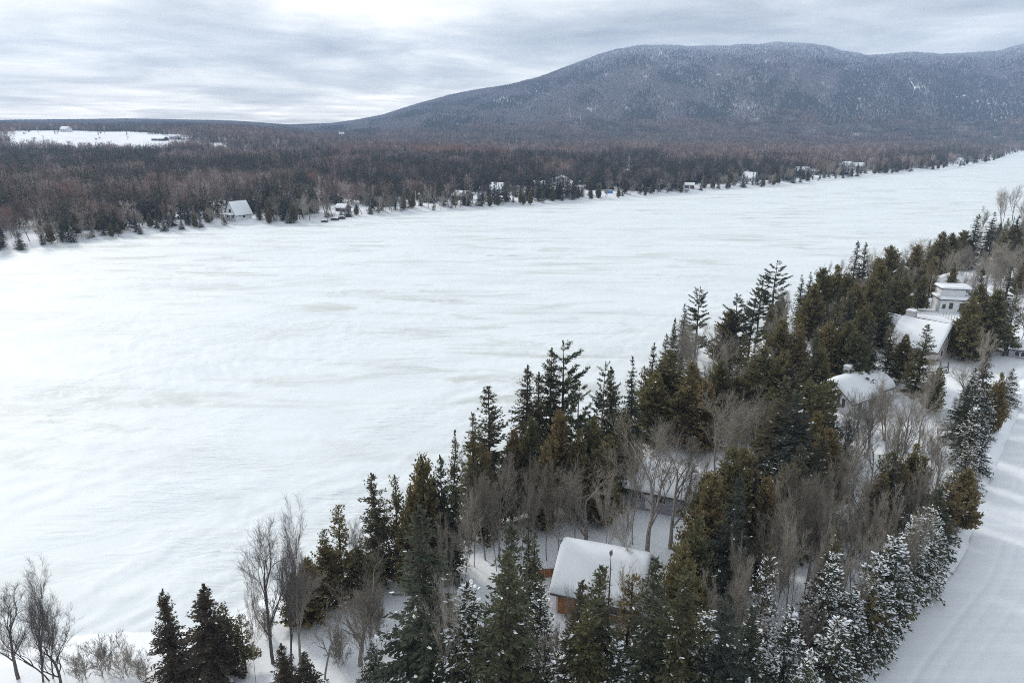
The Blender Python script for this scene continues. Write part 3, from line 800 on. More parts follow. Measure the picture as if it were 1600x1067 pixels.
def build_forest():
    rg = np.random.default_rng(77)
    mixes = [[.86, .09, 0, .05], [.48, .38, .04, .10], [.16, .77, .04, .03], [.12, .25, .63, 0]]
    # nearer woods: patches of 20 m
    A = [clump(500 + 10 * k + v, 21, 26, mixes[k], 13.0, 70) for k in range(4) for v in range(4)]
    p = wedge(235, 960, 19, rg)
    d = signed(FARS, p[:, 0], p[:, 1])
    p = p[(d > 14) & clear_of(p[:, 0], p[:, 1], 9) & ~in_field(p[:, 0], p[:, 1]) & ((fbm(p[:, 0] / 38.0, p[:, 1] / 60.0, 171, 2) < .70) | (d < 30))]
    k = kind_weights(p[:, 0], p[:, 1])
    z = h_far(p[:, 0], p[:, 1])
    scatter('forest', 'mixed bare and evergreen woods behind the far shore', np.column_stack([p, z]), k * 4 + rg.integers(0, 4, len(p)), rg.uniform(.85, 1.15, len(p)), rg.random(len(p)) * 6.283, A)
    # further woods: patches of 42 m
    B = [clump(700 + 10 * k + v, 46, 58, mixes[k], 13.5, 26) for k in range(4) for v in range(3)]
    p = wedge(960, 2300, 40, rg)
    d = signed(FARS, p[:, 0], p[:, 1])
    f = in_field(p[:, 0], p[:, 1])
    for s in ((16, 0), (-16, 0), (0, 18), (0, -18)): f |= in_field(p[:, 0] + s[0], p[:, 1] + s[1])
    c1 = unp(818, 238, 12.0)
    p = p[(d > 30) & ~f & ~((np.abs(p[:, 0] - c1[0]) < 45) & (np.abs(p[:, 1] - c1[1]) < 70))]
    k = kind_weights(p[:, 0], p[:, 1])
    z = h_far(p[:, 0], p[:, 1])
    scatter('forest', 'dark belt of woods at the foot of the mountain', np.column_stack([p, z]), k * 3 + rg.integers(0, 3, len(p)), rg.uniform(.85, 1.15, len(p)), rg.random(len(p)) * 6.283, B)
    # mountain woods: one mesh of small crowns
    p = wedge(2280, 4780, 9.8, rg, 900)
    n = len(p); x, y = p[:, 0], p[:, 1]; z = h_far(x, y)
    keep = rg.random(n) < np.clip(1.0 - .25 * fbm(x / 60, y / 60, 7, 2), 0, 1)
    # the slide scar and thin snowy strips on the steep face
    px = px_of(x, y)
    strip = fbm(px / 9.0, y / 260.0, 131, 3)
    steep = (z > 110) & (z < 520)
    keep &= ~(steep & (strip > .65) & (rg.random(n) < .5))
    dz_ = z + 6 - CAM_H; dep = y * math.cos(PITCH) - dz_ * math.sin(PITCH)
    ppx, ppy = 800 + FPX * x / dep, 533.5 - FPX * (y * math.sin(PITCH) + dz_ * math.cos(PITCH)) / dep
    for q in CLEARINGS: keep &= ~in_quad(q, ppx, ppy)
    x, y, z, px = x[keep], y[keep], z[keep], px[keep]; n = len(x)
    H = rg.uniform(8, 14, n); Rr = rg.uniform(2.4, 4.2, n)
    alt = z + 90 * (fbm(px / 30.0, y / 300.0, 137, 3) - .5)
    con = (fbm(px / 40.0, y / 350.0, 139, 3) + .25 * (rg.random(n) - .5)) > .53
    mt = np.where(rg.random(n) < sstep(330, 610, alt), 2, np.where(con | (z > 560), 0, 1))
    hf_ = rg.random(n) < sstep(260, 480, alt) * .85
    mt = np.where((mt != 2) & hf_, 3, mt)
    spur = (px > 1300) & (y > 2500) & (y < 3150)
    mt = np.where(spur & (rg.random(n) < .65), 0, mt)
    a0 = rg.random(n) * 6.283
    vs_, fs_ = [], []
    wid = np.where(mt == 1, .85, 1.0)
    for kq in range(4):                              # a four-sided spire: base ring and a tip
        a = a0 + kq * math.pi / 2
        vs_.append(np.stack([x + np.cos(a) * Rr * wid, y + np.sin(a) * Rr * wid, z + np.where(mt == 1, H * .55, H * .12)], 1))
    top = np.stack([x + rg.normal(0, .5, n), y, z + H], 1); bot = np.stack([x, y, z - .5], 1)
    V = np.stack(vs_ + [top, bot], 1).reshape(-1, 3); b = np.arange(n) * 6
    F = np.concatenate([np.stack([b + q, b + (q + 1) % 4, b + 4], 1) for q in range(4)] + [np.stack([b + q, b + 5, b + (q + 1) % 4], 1) for q in (0, 2)])
    me = np_mesh('mountain_woods', V, [F], [M_spruce_far, M_far_twig2, M_frost, M_half_frost], np.tile(mt, 6))
    obj('forest', me, kind='stuff', label='bare and frosted woods clothing the long mountain', category='forest')
    print('forest trees on the mountain', n)
M_half_frost = plain('half_frosted_twigs', (0.29, 0.305, 0.345), 0.9, 0.2, .05, .1)
M_spruce_far = plain('far_needles', (0.045, 0.052, 0.052), 0.9, 0.3, .05, .1)
M_far_twig2 = plain('mountain_bare_twigs', (0.185, 0.165, 0.185), 0.95, 0.25, .02, .1)
build_forest()
build_clearings()

# ------------------------------------------------------------------ trees on the near shore and along the far shore
KIND = {   # library kind -> (object name, words for the label)
    'spruce': ('spruce_tree', 'dark green spruce'), 'slim_spruce': ('spruce_tree', 'slender dark spruce'), 'snowy_spruce': ('spruce_tree', 'snow-loaded young spruce'),
    'cedar': ('cedar_tree', 'dense olive-brown cedar'), 'open_cedar': ('cedar_tree', 'thin open-crowned cedar'), 'pine': ('pine_tree', 'tall tiered white pine'),
    'rusty_spruce': ('spruce_tree', 'rusty brown-needled spruce'), 'bare': ('bare_tree', 'leafless grey tree'), 'dark_bare': ('bare_tree', 'dark leafless spreading tree'), 'slim_bare': ('bare_sapling', 'thin leafless sapling'),
    'birch': ('birch_tree', 'leafless pale-barked birch'), 'bare_shrub': ('bare_shrub', 'low leafless grey shrub'), 'snag': ('dead_tree', 'dead needleless spruce spire')}
PLACED = []     # dict(kind, x, y, z, H, R, root)
trng = np.random.default_rng(2024)
def plant(kind, x, y, H, R=None, v=None, z=None, snow=True, rot=None):
    lib = LIB[kind]; i = int(trng.integers(len(lib))) if v is None else v % len(lib)
    h0, r0, mt, mc, ms = lib[i]
    if z is None: z = hn(x, y)
    if R and kind in ('spruce', 'slim_spruce'): R *= 1.12
    if R and kind == 'cedar' and y > 80: R *= 1.18
    s = H / h0; sr = s if R is None else R / r0
    root = obj(KIND[kind][0], None)
    root.location = (x, y, z - .05); root.scale = (sr, sr, s)
    root.rotation_euler = (trng.normal(0, .018), trng.normal(0, .018), trng.random() * 6.283 if rot is None else rot)
    obj('trunk', mt, root)
    c = obj('crown', mc, root)
    if ms and snow: obj('snow', ms, c, kind='stuff')
    PLACED.append(dict(kind=kind, x=x, y=y, z=z, H=H, R=R or r0 * s, root=root))
    return root
def top_at(kind, px, py, H, R=None, v=None, snow=True):
    """stand a tree of height H so that its tip is where the photograph shows it"""
    g = 2.0
    for _ in range(8):
        x, y, _z = unp(px, py, g + H); g = hn(x, y)
    for _ in range(4):                                   # keep stems off the carriageway
        r = look(_GR, x, y)
        if r >= 6.0: break
        gx, gy = look(_GR, x + 1, y) - look(_GR, x - 1, y), look(_GR, x, y + 1) - look(_GR, x, y - 1)
        q = max(1e-6, math.hypot(gx, gy)); x += gx / q * (6.1 - r); y += gy / q * (6.1 - r)
    plant(kind, x, y, H, R, v, None, snow)

EXPLICIT = [
    # bottom left, by the lake edge
    ('dark_bare', 25, 893, 10.5, 3.6, 1), ('dark_bare', 70, 955, 7.5, 2.4, 0), ('dark_bare', -8, 915, 9.0, 3.4, 2), ('dark_bare', 48, 925, 8.5, 3.0, 1), ('slim_bare', 78, 950, 6.5, 1.8), ('bare_shrub', 150, 985, 4.2, 1.8), ('bare_shrub', 185, 1000, 3.6, 1.7), ('bare_shrub', 120, 1010, 3.2, 1.6), ('bare_shrub', 218, 1020, 2.6, 1.4),
    ('rusty_spruce', 253, 917, 9.0, 1.9), ('rusty_spruce', 313, 910, 9.5, 2.7), ('open_cedar', 345, 942, 7.0, 1.5), ('open_cedar', 372, 960, 5.5, 1.2), ('slim_bare', 378, 905, 10.0, 2.0),
    ('dark_bare', 398, 800, 14.5, 3.6, 2), ('dark_bare', 426, 790, 15.2, 4.0, 1), ('bare', 450, 860, 11.0, 2.6, 4), ('cedar', 478, 868, 7.0, 2.0), ('cedar', 458, 895, 5.5, 1.8), ('cedar', 505, 850, 7.0, 2.1), ('open_cedar', 526, 786, 10.0, 2.0), ('open_cedar', 500, 826, 8.0, 1.6),
    ('slim_bare', 553, 800, 9.5, 1.8), ('cedar', 560, 850, 6.5, 1.8), ('bare', 548, 862, 11.0, 3.0), ('bare', 492, 905, 9.5, 3.0), ('slim_bare', 566, 900, 8.0, 1.5), ('slim_bare', 580, 905, 8.0, 1.6), ('slim_bare', 573, 915, 7.5, 1.4), ('slim_bare', 590, 890, 8.5, 1.5), ('slim_bare', 556, 930, 8.0, 1.4),
    ('snowy_spruce', 580, 995, 4.2, 1.1), ('rusty_spruce', 438, 1004, 7.0, 1.8), ('spruce', 470, 1020, 6.0, 1.7), ('bare_shrub', 525, 975, 4.0, 1.6), ('bare_shrub', 415, 935, 4.0, 1.5),
    # the stand left of the orange cottage
    ('spruce', 581, 736, 12.5, 2.2), ('open_cedar', 614, 738, 12.5, 2.1), ('cedar', 640, 752, 12.0, 1.8), ('cedar', 663, 704, 14.5, 2.3), ('spruce', 656, 788, 17.0, 3.3, 1), ('slim_spruce', 702, 668, 16.0, 1.5), ('spruce', 690, 708, 14.0, 2.0),
    ('cedar', 682, 745, 11.0, 2.0), ('slim_bare', 688, 860, 14.0, 2.2), ('birch', 672, 865, 13.0, 2.4), ('snowy_spruce', 727, 905, 12.0, 3.0), ('snowy_spruce', 752, 955, 9.0, 2.3), ('slim_bare', 700, 930, 10.0, 1.5),
    ('spruce', 762, 603, 17.5, 3.3, 0), ('spruce', 737, 640, 16.0, 2.6, 2), ('open_cedar', 752, 690, 12.0, 2.0), ('bare', 757, 700, 13.0, 3.0), ('slim_bare', 738, 722, 12.0, 2.2), ('slim_bare', 775, 735, 11.5, 2.0), ('bare', 780, 715, 12.0, 2.5), ('slim_bare', 800, 740, 11.0, 2.0),
    ('spruce', 821, 568, 18.0, 3.3, 4), ('spruce', 841, 578, 17.0, 2.3, 1), ('spruce', 862, 543, 19.0, 2.9, 3), ('pine', 884, 530, 20.5, 4.6, 1), ('pine', 904, 595, 16.0, 3.6, 2), ('pine', 941, 562, 16.5, 2.6, 0), ('spruce', 958, 567, 16.5, 2.9, 5), ('spruce', 992, 553, 16.0, 2.0, 2), ('slim_spruce', 1022, 534, 15.5, 1.7), ('open_cedar', 1010, 570, 13.0, 1.8),
    ('cedar', 829, 648, 13.0, 2.5), ('cedar', 874, 636, 13.5, 2.5), ('cedar', 927, 648, 12.5, 2.5), ('cedar', 948, 676, 11.5, 2.4), ('cedar', 905, 665, 12.0, 2.2), ('cedar', 850, 690, 11.0, 2.2), ('cedar', 800, 668, 12.0, 2.0), ('cedar', 975, 640, 12.0, 2.2),
    ('bare', 922, 695, 12.5, 4.0, 0), ('birch', 905, 715, 11.5, 2.4), ('slim_bare', 858, 700, 13.0, 2.4), ('slim_bare', 838, 725, 12.0, 2.0), ('slim_bare', 875, 745, 10.0, 1.8),
    # around the cottages in the middle
    ('cedar', 1050, 545, 14.0, 3.9, 1), ('cedar', 1082, 560, 13.0, 3.6, 4), ('cedar', 1028, 580, 12.0, 3.0), ('cedar', 1098, 590, 11.0, 2.8), ('cedar', 1128, 560, 11.0, 2.5), ('spruce', 1140, 556, 10.5, 2.4),
    ('bare', 1030, 640, 17.0, 5.4, 2), ('bare', 1062, 655, 15.0, 3.6, 0), ('slim_bare', 1000, 665, 14.0, 2.6), ('open_cedar', 1294, 592, 11.5, 3.2), ('spruce', 1284, 600, 12.0, 2.4, 1), ('bare', 1335, 612, 9.5, 2.8, 0), ('bare', 1372, 604, 9.5, 2.6, 2), ('slim_bare', 1352, 600, 10.0, 2.0), ('cedar', 1418, 520, 9.0, 1.8), ('snowy_spruce', 1300, 640, 7.0, 2.2), ('bare', 1135, 608, 12.5, 4.2), ('bare', 1185, 588, 13.0, 4.2), ('bare', 1160, 640, 11.0, 3.2), ('birch', 1200, 598, 12.5, 3.0),
    ('cedar', 1140, 688, 15.0, 3.3, 4), ('cedar', 1112, 735, 13.0, 2.8), ('cedar', 1170, 695, 14.0, 3.0), ('spruce', 1152, 738, 14.5, 2.2, 1), ('cedar', 1195, 740, 12.0, 2.4), ('cedar', 1092, 800, 12.0, 2.2), ('rusty_spruce', 1186, 735, 12.0, 2.2),
    ('spruce', 1237, 590, 17.0, 4.4, 0), ('spruce', 1256, 615, 16.0, 4.0, 2), ('cedar', 1216, 630, 13.0, 2.6), ('spruce', 1280, 680, 12.0, 2.8), ('cedar', 1300, 665, 11.0, 2.6), ('spruce', 1262, 690, 12.5, 2.6), ('cedar', 1242, 720, 11.0, 2.2),
    ('open_cedar', 1278, 588, 12.5, 3.6), ('cedar', 1195, 540, 13.0, 3.4, 4), ('cedar', 1225, 545, 13.0, 3.0), ('cedar', 1175, 560, 12.0, 2.8), ('rusty_spruce', 1240, 565, 12.0, 2.6), ('spruce', 1277, 515, 15.0, 2.4, 1), ('cedar', 1222, 495, 13.0, 2.8), ('cedar', 1252, 505, 12.5, 2.4),
    # lake edge further on
    ('pine', 1094, 447, 16.0, 3.8, 3), ('slim_spruce', 1072, 474, 14.0, 1.9), ('spruce', 1056, 495, 13.0, 1.9), ('spruce', 1044, 520, 12.0, 1.8), ('bare', 1095, 490, 13.0, 4.6), ('bare', 1120, 500, 12.0, 3.6), ('bare', 1068, 520, 11.0, 3.2), ('pine', 1155, 458, 14.5, 3.8, 0), ('pine', 1180, 448, 14.5, 3.6, 2), ('cedar', 1142, 480, 12.0, 3.0), ('pine', 1215, 405, 17.0, 4.4, 1), ('pine', 1194, 428, 14.5, 3.4, 0),
    ('bare', 1205, 463, 14.0, 4.0), ('bare', 1230, 445, 13.0, 4.0), ('slim_spruce', 1256, 428, 13.0, 1.8), ('slim_spruce', 1266, 424, 13.0, 1.8), ('cedar', 1275, 440, 13.0, 2.8), ('cedar', 1292, 416, 14.0, 3.2), ('bare', 1283, 400, 13.0, 3.4), ('cedar', 1310, 412, 14.0, 3.2), ('bare', 1318, 398, 12.5, 3.4), ('cedar', 1328, 425, 13.0, 3.0),
    ('spruce', 1343, 375, 18.0, 3.0, 1), ('spruce', 1357, 376, 18.0, 2.5, 3), ('bare', 1372, 380, 14.0, 3.2), ('cedar', 1380, 405, 14.5, 3.2), ('cedar', 1393, 381, 15.0, 3.4), ('slim_bare', 1412, 383, 13.0, 2.6), ('bare', 1428, 370, 14.5, 3.6), ('cedar', 1436, 380, 13.5, 3.0), ('bare', 1450, 365, 15.0, 4.2), ('cedar', 1476, 360, 14.5, 3.4), ('cedar', 1490, 362, 14.0, 3.0), ('cedar', 1508, 358, 13.0, 3.0),
    ('spruce', 1527, 333, 18.0, 4.0, 4), ('slim_bare', 1545, 318, 17.0, 3.4), ('spruce', 1554, 330, 17.0, 3.6, 2), ('bare', 1578, 288, 20.0, 5.2), ('bare', 1595, 285, 20.0, 5.0), ('bare', 1612, 300, 18.0, 5.0), ('cedar', 1586, 350, 14.0, 4.2), ('spruce', 1592, 335, 17.0, 3.2),
    # behind the white and beige houses
    ('cedar', 1340, 440, 14.0, 3.2), ('cedar', 1365, 430, 14.0, 3.2), ('spruce', 1330, 455, 15.0, 2.8, 5), ('spruce', 1312, 470, 14.0, 2.6, 0), ('cedar', 1350, 478, 13.0, 2.8), ('cedar', 1325, 500, 13.0, 2.8), ('spruce', 1392, 430, 15.0, 2.2, 1), ('cedar', 1405, 425, 14.0, 2.8), ('cedar', 1418, 430, 13.0, 2.6), ('cedar', 1380, 450, 12.5, 2.6), ('open_cedar', 1462, 400, 13.0, 2.4), ('cedar', 1300, 500, 13.0, 2.8), ('spruce', 1368, 500, 13.0, 2.8, 3), ('cedar', 1285, 545, 12.0, 2.6), ('cedar', 1345, 515, 12.0, 2.8), ('spruce', 1397, 505, 11.0, 2.0),
    ('bare', 1410, 505, 8.0, 2.6), ('spruce', 1448, 505, 12.5, 2.6, 0), ('cedar', 1537, 440, 14.0, 3.8, 4), ('spruce', 1541, 418, 15.5, 2.6, 1), ('cedar', 1555, 450, 13.5, 3.2), ('cedar', 1525, 460, 13.0, 3.0), ('spruce', 1582, 415, 16.0, 2.6, 2), ('open_cedar', 1588, 462, 12.0, 2.2), ('bare', 1565, 385, 15.0, 4.6), ('bare', 1530, 395, 14.0, 4.2), ('bare', 1500, 385, 13.0, 3.8), ('bare', 1515, 375, 14.0, 4.0), ('bare', 1590, 385, 15.0, 4.6),
    # between the white house and the road
    ('bare', 1370, 600, 10.5, 3.6), ('bare', 1400, 585, 10.0, 3.0), ('bare', 1345, 625, 10.5, 3.6), ('bare', 1420, 620, 10.0, 3.0), ('bare', 1435, 600, 10.0, 3.0), ('slim_bare', 1468, 545, 13.0, 1.8), ('slim_bare', 1500, 590, 8.0, 2.0), ('slim_bare', 1455, 640, 11.0, 1.8), ('bare', 1380, 650, 9.5, 3.0), ('slim_bare', 1315, 660, 11.0, 2.2), ('slim_bare', 1475, 660, 9.0, 1.6),
    ('cedar', 1396, 700, 9.5, 2.2), ('cedar', 1412, 712, 9.0, 2.0), ('spruce', 1398, 705, 10.0, 2.3, 2), ('cedar', 1435, 690, 9.5, 2.0), ('cedar', 1380, 740, 8.0, 2.0), ('bare', 1360, 700, 10.0, 3.0), ('slim_bare', 1340, 740, 11.0, 2.0), ('slim_bare', 1245, 740, 13.0, 2.4), ('slim_bare', 1265, 745, 13.0, 2.2), ('slim_bare', 1285, 735, 13.0, 2.4), ('slim_bare', 1300, 765, 12.0, 2.0), ('slim_bare', 1320, 755, 12.0, 2.0), ('bare', 1255, 725, 13.0, 3.0), ('bare', 1290, 720, 13.0, 3.0), ('slim_bare', 1225, 765, 12.0, 2.0), ('slim_bare', 1355, 780, 11.0, 1.8), ('slim_bare', 1335, 800, 11.0, 1.8), ('slim_bare', 1275, 790, 12.0, 1.8), ('slim_bare', 1252, 800, 12.0, 1.8), ('birch', 1212, 780, 12.0, 2.4), ('slim_bare', 1430, 770, 11.0, 1.8), ('slim_bare', 1395, 790, 10.0, 1.8),
    ('slim_bare', 1235, 690, 13.0, 2.0), ('slim_bare', 1310, 700, 13.0, 2.0), ('slim_bare', 1330, 690, 12.0, 2.0), ('slim_bare', 1350, 670, 12.0, 2.2), ('slim_bare', 1228, 815, 12.0, 1.6), ('slim_bare', 1290, 830, 11.0, 1.6), ('slim_bare', 1320, 835, 11.0, 1.6), ('slim_bare', 1345, 850, 11.0, 1.5), ('slim_bare', 1365, 810, 11.0, 1.6), ('slim_bare', 1375, 760, 11.0, 1.8), ('slim_bare', 1410, 750, 10.0, 1.8), ('slim_bare', 1445, 720, 10.0, 1.8), ('slim_bare', 1465, 700, 10.0, 1.8), ('slim_bare', 1425, 660, 11.0, 2.0), ('slim_bare', 1405, 630, 11.0, 2.0), ('slim_bare', 1180, 800, 13.0, 1.8), ('slim_bare', 1165, 850, 12.0, 1.6), ('slim_bare', 1100, 690, 13.0, 2.0), ('slim_bare', 980, 760, 11.0, 1.8), ('slim_bare', 955, 730, 12.0, 2.0), ('slim_bare', 815, 700, 13.0, 2.2), ('slim_bare', 790, 690, 13.0, 2.2), ('slim_bare', 720, 760, 12.0, 1.8), ('slim_bare', 700, 790, 12.0, 1.8),
    # trees hugging the road
    ('spruce', 1545, 545, 11.0, 2.2, 4), ('snowy_spruce', 1530, 575, 10.8, 2.2), ('snowy_spruce', 1548, 600, 8.6, 2.0), ('snowy_spruce', 1525, 630, 8.6, 2.1), ('spruce', 1515, 600, 9.0, 2.2), ('snowy_spruce', 1572, 590, 5.9, 1.9), ('snowy_spruce', 1585, 575, 5.9, 1.9), ('slim_bare', 1548, 505, 11.0, 2.2), ('snowy_spruce', 1540, 665, 6.5, 1.7), ('snowy_spruce', 1520, 690, 5.9, 1.9),
    ('cedar', 1520, 728, 7.5, 2.1, 4), ('cedar', 1528, 750, 6.5, 1.8), ('open_cedar', 1495, 735, 8.0, 2.2), ('spruce', 1470, 760, 8.0, 2.4), ('snowy_spruce', 1480, 800, 9.2, 2.3), ('snowy_spruce', 1455, 815, 9.2, 2.2), ('snowy_spruce', 1498, 815, 7.6, 1.9), ('snowy_spruce', 1405, 830, 9.2, 2.4), ('snowy_spruce', 1430, 860, 8.6, 2.2), ('snowy_spruce', 1380, 860, 9.2, 2.2), ('snowy_spruce', 1460, 890, 6.5, 1.7), ('open_cedar', 1440, 900, 6.5, 2.0), ('snowy_spruce', 1365, 940, 7.6, 2.2), ('snowy_spruce', 1318, 962, 8.1, 2.4), ('snowy_spruce', 1405, 930, 7.0, 2.0), ('snowy_spruce', 1345, 1000, 6.5, 2.0), ('snowy_spruce', 1395, 985, 5.9, 1.9), ('open_cedar', 1380, 900, 7.5, 2.0), ('slim_bare', 1420, 800, 10.0, 1.8), ('slim_bare', 1440, 775, 11.0, 1.6),
    ('snowy_spruce', 1236, 940, 9.7, 1.9), ('snowy_spruce', 1200, 850, 13.0, 1.9), ('spruce', 1306, 820, 12.0, 2.0, 2), ('snowy_spruce', 1302, 850, 11.3, 1.7), ('slim_bare', 1270, 925, 8.0, 1.6), ('snowy_spruce', 1270, 1010, 7.6, 1.7),
    # foreground row below the orange cottage
    ('spruce', 793, 810, 17.5, 2.6, 1), ('spruce', 785, 862, 16.5, 2.7, 3), ('slim_spruce', 830, 815, 14.0, 1.5), ('slim_spruce', 836, 830, 13.5, 1.3), ('snowy_spruce', 847, 898, 12.0, 2.1), ('snowy_spruce', 818, 960, 10.0, 2.0), ('slim_spruce', 897, 905, 12.0, 1.6), ('spruce', 940, 876, 14.0, 2.3, 0), ('spruce', 922, 930, 12.0, 2.2, 2), ('snag', 953, 856, 15.0, 1.0), ('slim_bare', 908, 868, 13.0, 2.4), ('slim_bare', 930, 890, 12.0, 2.0),
    ('open_cedar', 985, 895, 11.0, 2.0), ('spruce', 1017, 870, 15.0, 2.5, 1), ('slim_bare', 990, 860, 12.5, 2.2), ('snowy_spruce', 1045, 930, 11.0, 2.6), ('spruce', 1080, 880, 15.0, 2.6, 4), ('cedar', 1062, 840, 13.0, 2.6), ('snowy_spruce', 1105, 945, 11.0, 2.8), ('spruce', 1140, 920, 13.5, 2.2, 3), ('snowy_spruce', 1175, 960, 10.0, 2.4), ('spruce', 1172, 945, 11.0, 2.0, 2), ('snowy_spruce', 1130, 990, 9.0, 2.5), ('snowy_spruce', 1085, 1000, 9.0, 2.4), ('snowy_spruce', 880, 985, 9.5, 2.2), ('snowy_spruce', 965, 990, 9.0, 2.2), ('bare', 1150, 880, 11.0, 2.6), ('slim_bare', 1120, 880, 11.0, 1.8), ('slim_bare', 760, 985, 9.0, 1.6), ('slim_bare', 868, 950, 10.0, 1.8), ('slim_bare', 640, 990, 5.0, 1.0), ('slim_bare', 1030, 985, 6.0, 1.4), ('bare_shrub', 655, 1030, 3.5, 1.2), ('bare_shrub', 1000, 1035, 3.0, 1.3),
    # across the road, at the frame's edge
    ('bare_shrub', 1622, 850, 5.0, 2.0), ('bare_shrub', 1630, 960, 4.2, 1.8),
]
for e in EXPLICIT:
    top_at(*e)

def fill_near():
    """close the gaps of the stand behind the first row, away from houses, yards and the road"""
    rg = np.random.default_rng(9); n = 0
    have = [(p['x'], p['y']) for p in PLACED]
    for _ in range(5200):
        y = rg.uniform(62, 330); x = rg.uniform(-10, 330)
        d = look(_GD, x, y)
        if d < 1.5: continue
        r = look(_GR, x, y)
        if r < 6.5: continue
        px, py = proj(x, y, hn(x, y))
        if not (830 < px < 1640) or py > 990: continue
        if any((x - a) ** 2 + (y - b) ** 2 < c * c for a, b, c in YARDS): continue
        gap = 3.0 if y < 150 else 3.9
        if any((x - a) ** 2 + (y - b) ** 2 < gap * gap for a, b in have): continue
        if y < 115 and rg.random() < .25: continue
        k = rg.choice(['cedar', 'spruce', 'bare', 'slim_bare', 'open_cedar', 'birch'], p=[.25, .11, .23, .30, .07, .04])
        H = {'cedar': 9.5, 'spruce': 12, 'bare': 10.5, 'slim_bare': 10, 'open_cedar': 9.5, 'birch': 11}[k] * rg.uniform(.75, 1.1)
        plant(k, x, y, H); have.append((x, y)); n += 1
        if n >= 155: break
    print('filled', n)
def px_yard(px, py, r, z=2.5):
    x, y, _ = unp(px, py, z); return (x, y, r)
YARDS = [px_yard(930, 940, 9), px_yard(1030, 780, 9), px_yard(1010, 760, 8), px_yard(1030, 840, 6), px_yard(1000, 800, 6), px_yard(1320, 640, 9), px_yard(1345, 620, 9), px_yard(1440, 575, 11), px_yard(1415, 590, 9), px_yard(1490, 600, 9), px_yard(1500, 560, 8), px_yard(1490, 500, 11), px_yard(1480, 520, 9), px_yard(1495, 450, 12), px_yard(1585, 575, 8),
         px_yard(1510, 650, 5), px_yard(1490, 700, 5), px_yard(1400, 660, 4), px_yard(745, 890, 6), px_yard(1265, 880, 5), px_yard(1420, 430, 8), px_yard(1590, 520, 7), px_yard(1560, 500, 5), px_yard(1405, 415, 8), px_yard(1505, 400, 8)]
fill_near()

# far shore: the first rows of trees are single things
def far_shore():
    rg = np.random.default_rng(31)
    seg = np.diff(FARS, axis=0); sl = np.hypot(seg[:, 0], seg[:, 1]); cum = np.r_[0, np.cumsum(sl)]
    n = 0; s = cum[2] + 10; have = []
    while s < cum[-4] - 10:
        i = min(len(sl) - 1, int(np.searchsorted(cum, s) - 1)); f = (s - cum[i]) / sl[i]
        bx, by = FARS[i] + seg[i] * f; nx, ny = -seg[i][1] / sl[i], seg[i][0] / sl[i]
        dist = math.hypot(bx, by)
        for row in range(3):
            off = (0.8, 4.5, 9.0)[row] + rg.uniform(-1.2, 2.2)
            x, y = bx + nx * off + rg.normal(0, 1.2), by + ny * off + rg.normal(0, 1.2)
            if not clear_of(np.array([x]), np.array([y]))[0]: continue
            px = px_of(x, y)
            if px < -70 or px > 1600: continue
            if row == 0 and (rg.random() < .12 or 618 < px < 700 and rg.random() < .5): continue
            if row == 0: k = rg.choice(['snowy_spruce', 'cedar', 'open_cedar', 'slim_bare', 'bare', 'bare_shrub'], p=[.24, .26, .12, .16, .12, .10])
            else: k = rg.choice(['spruce', 'cedar', 'bare', 'birch', 'slim_bare', 'slim_spruce', 'rusty_spruce'], p=[.20, .14, .28, .08, .14, .10, .06])
            H = {'snowy_spruce': 7, 'cedar': 9.5, 'open_cedar': 9, 'slim_bare': 10, 'bare': 11.5, 'bare_shrub': 3.5, 'spruce': 13, 'birch': 12.5, 'slim_spruce': 14, 'rusty_spruce': 10}[k] * rg.uniform(.7, 1.2)
            if row == 0: H *= .92
            have.append((k, x, y, H)); n += 1
        s += (4.8 if dist < 430 else 7.5 if dist < 650 else 14 if dist < 1000 else 30) * rg.uniform(.7, 1.35)
    return have
FARTREES = far_shore()
def join_lib(kind, i):
    h0, r0, mt, mc, ms = LIB[kind][i]
    key = (kind, i)
    if key in JOINED: return JOINED[key]
    Vs, fs, mi, mats, off = [], [], [], [], 0
    for j, me in enumerate([m for m in (mt, mc, ms) if m]):
        v = np.empty(len(me.vertices) * 3, np.float32); me.vertices.foreach_get('co', v)
        lt = np.empty(len(me.polygons), np.int32); me.polygons.foreach_get('loop_total', lt)
        lv = np.empty(len(me.loops), np.int32); me.loops.foreach_get('vertex_index', lv)
        ls = np.concatenate([[0], np.cumsum(lt)[:-1]])
        for k in np.unique(lt):
            st = ls[lt == k]; fs.append(lv[st[:, None] + np.arange(k)] + off); mi.append(np.full(len(st), j))
        Vs.append(v.reshape(-1, 3)); off += len(v) // 3
        mats.append(me.materials[0])
    JOINED[key] = np_mesh(kind + '_whole', np.concatenate(Vs), fs, mats, np.concatenate(mi))
    return JOINED[key]
JOINED = {}
_ON = 'zeroth first second third fourth fifth sixth seventh eighth ninth tenth eleventh twelfth thirteenth fourteenth fifteenth sixteenth seventeenth eighteenth nineteenth'.split()
_TN = {2: 'twenty', 3: 'thirty', 4: 'forty', 5: 'fifty', 6: 'sixty'}
ORD = [(_ON[i] if i < 20 else (_TN[i // 10][:-1] + 'ieth' if i % 10 == 0 else _TN[i // 10] + '-' + _ON[i % 10])) for i in range(1, 70)]
FAR_MARKS = [(-400, 360, 'left of the far white chalet'), (360, 525, 'between far white chalet and boathouse'), (525, 715, 'between boathouse and brown far cottage'), (715, 850, 'near the green-roofed far house'), (850, 945, 'before the blue shelter on the far shore'),
             (945, 1080, 'past the blue shelter on the far shore'), (1080, 1245, 'by the far white gabled house'), (1245, 1400, 'near the paired snowy roofs on the far shore'), (1400, 2000, 'at the far narrow end of the lake')]
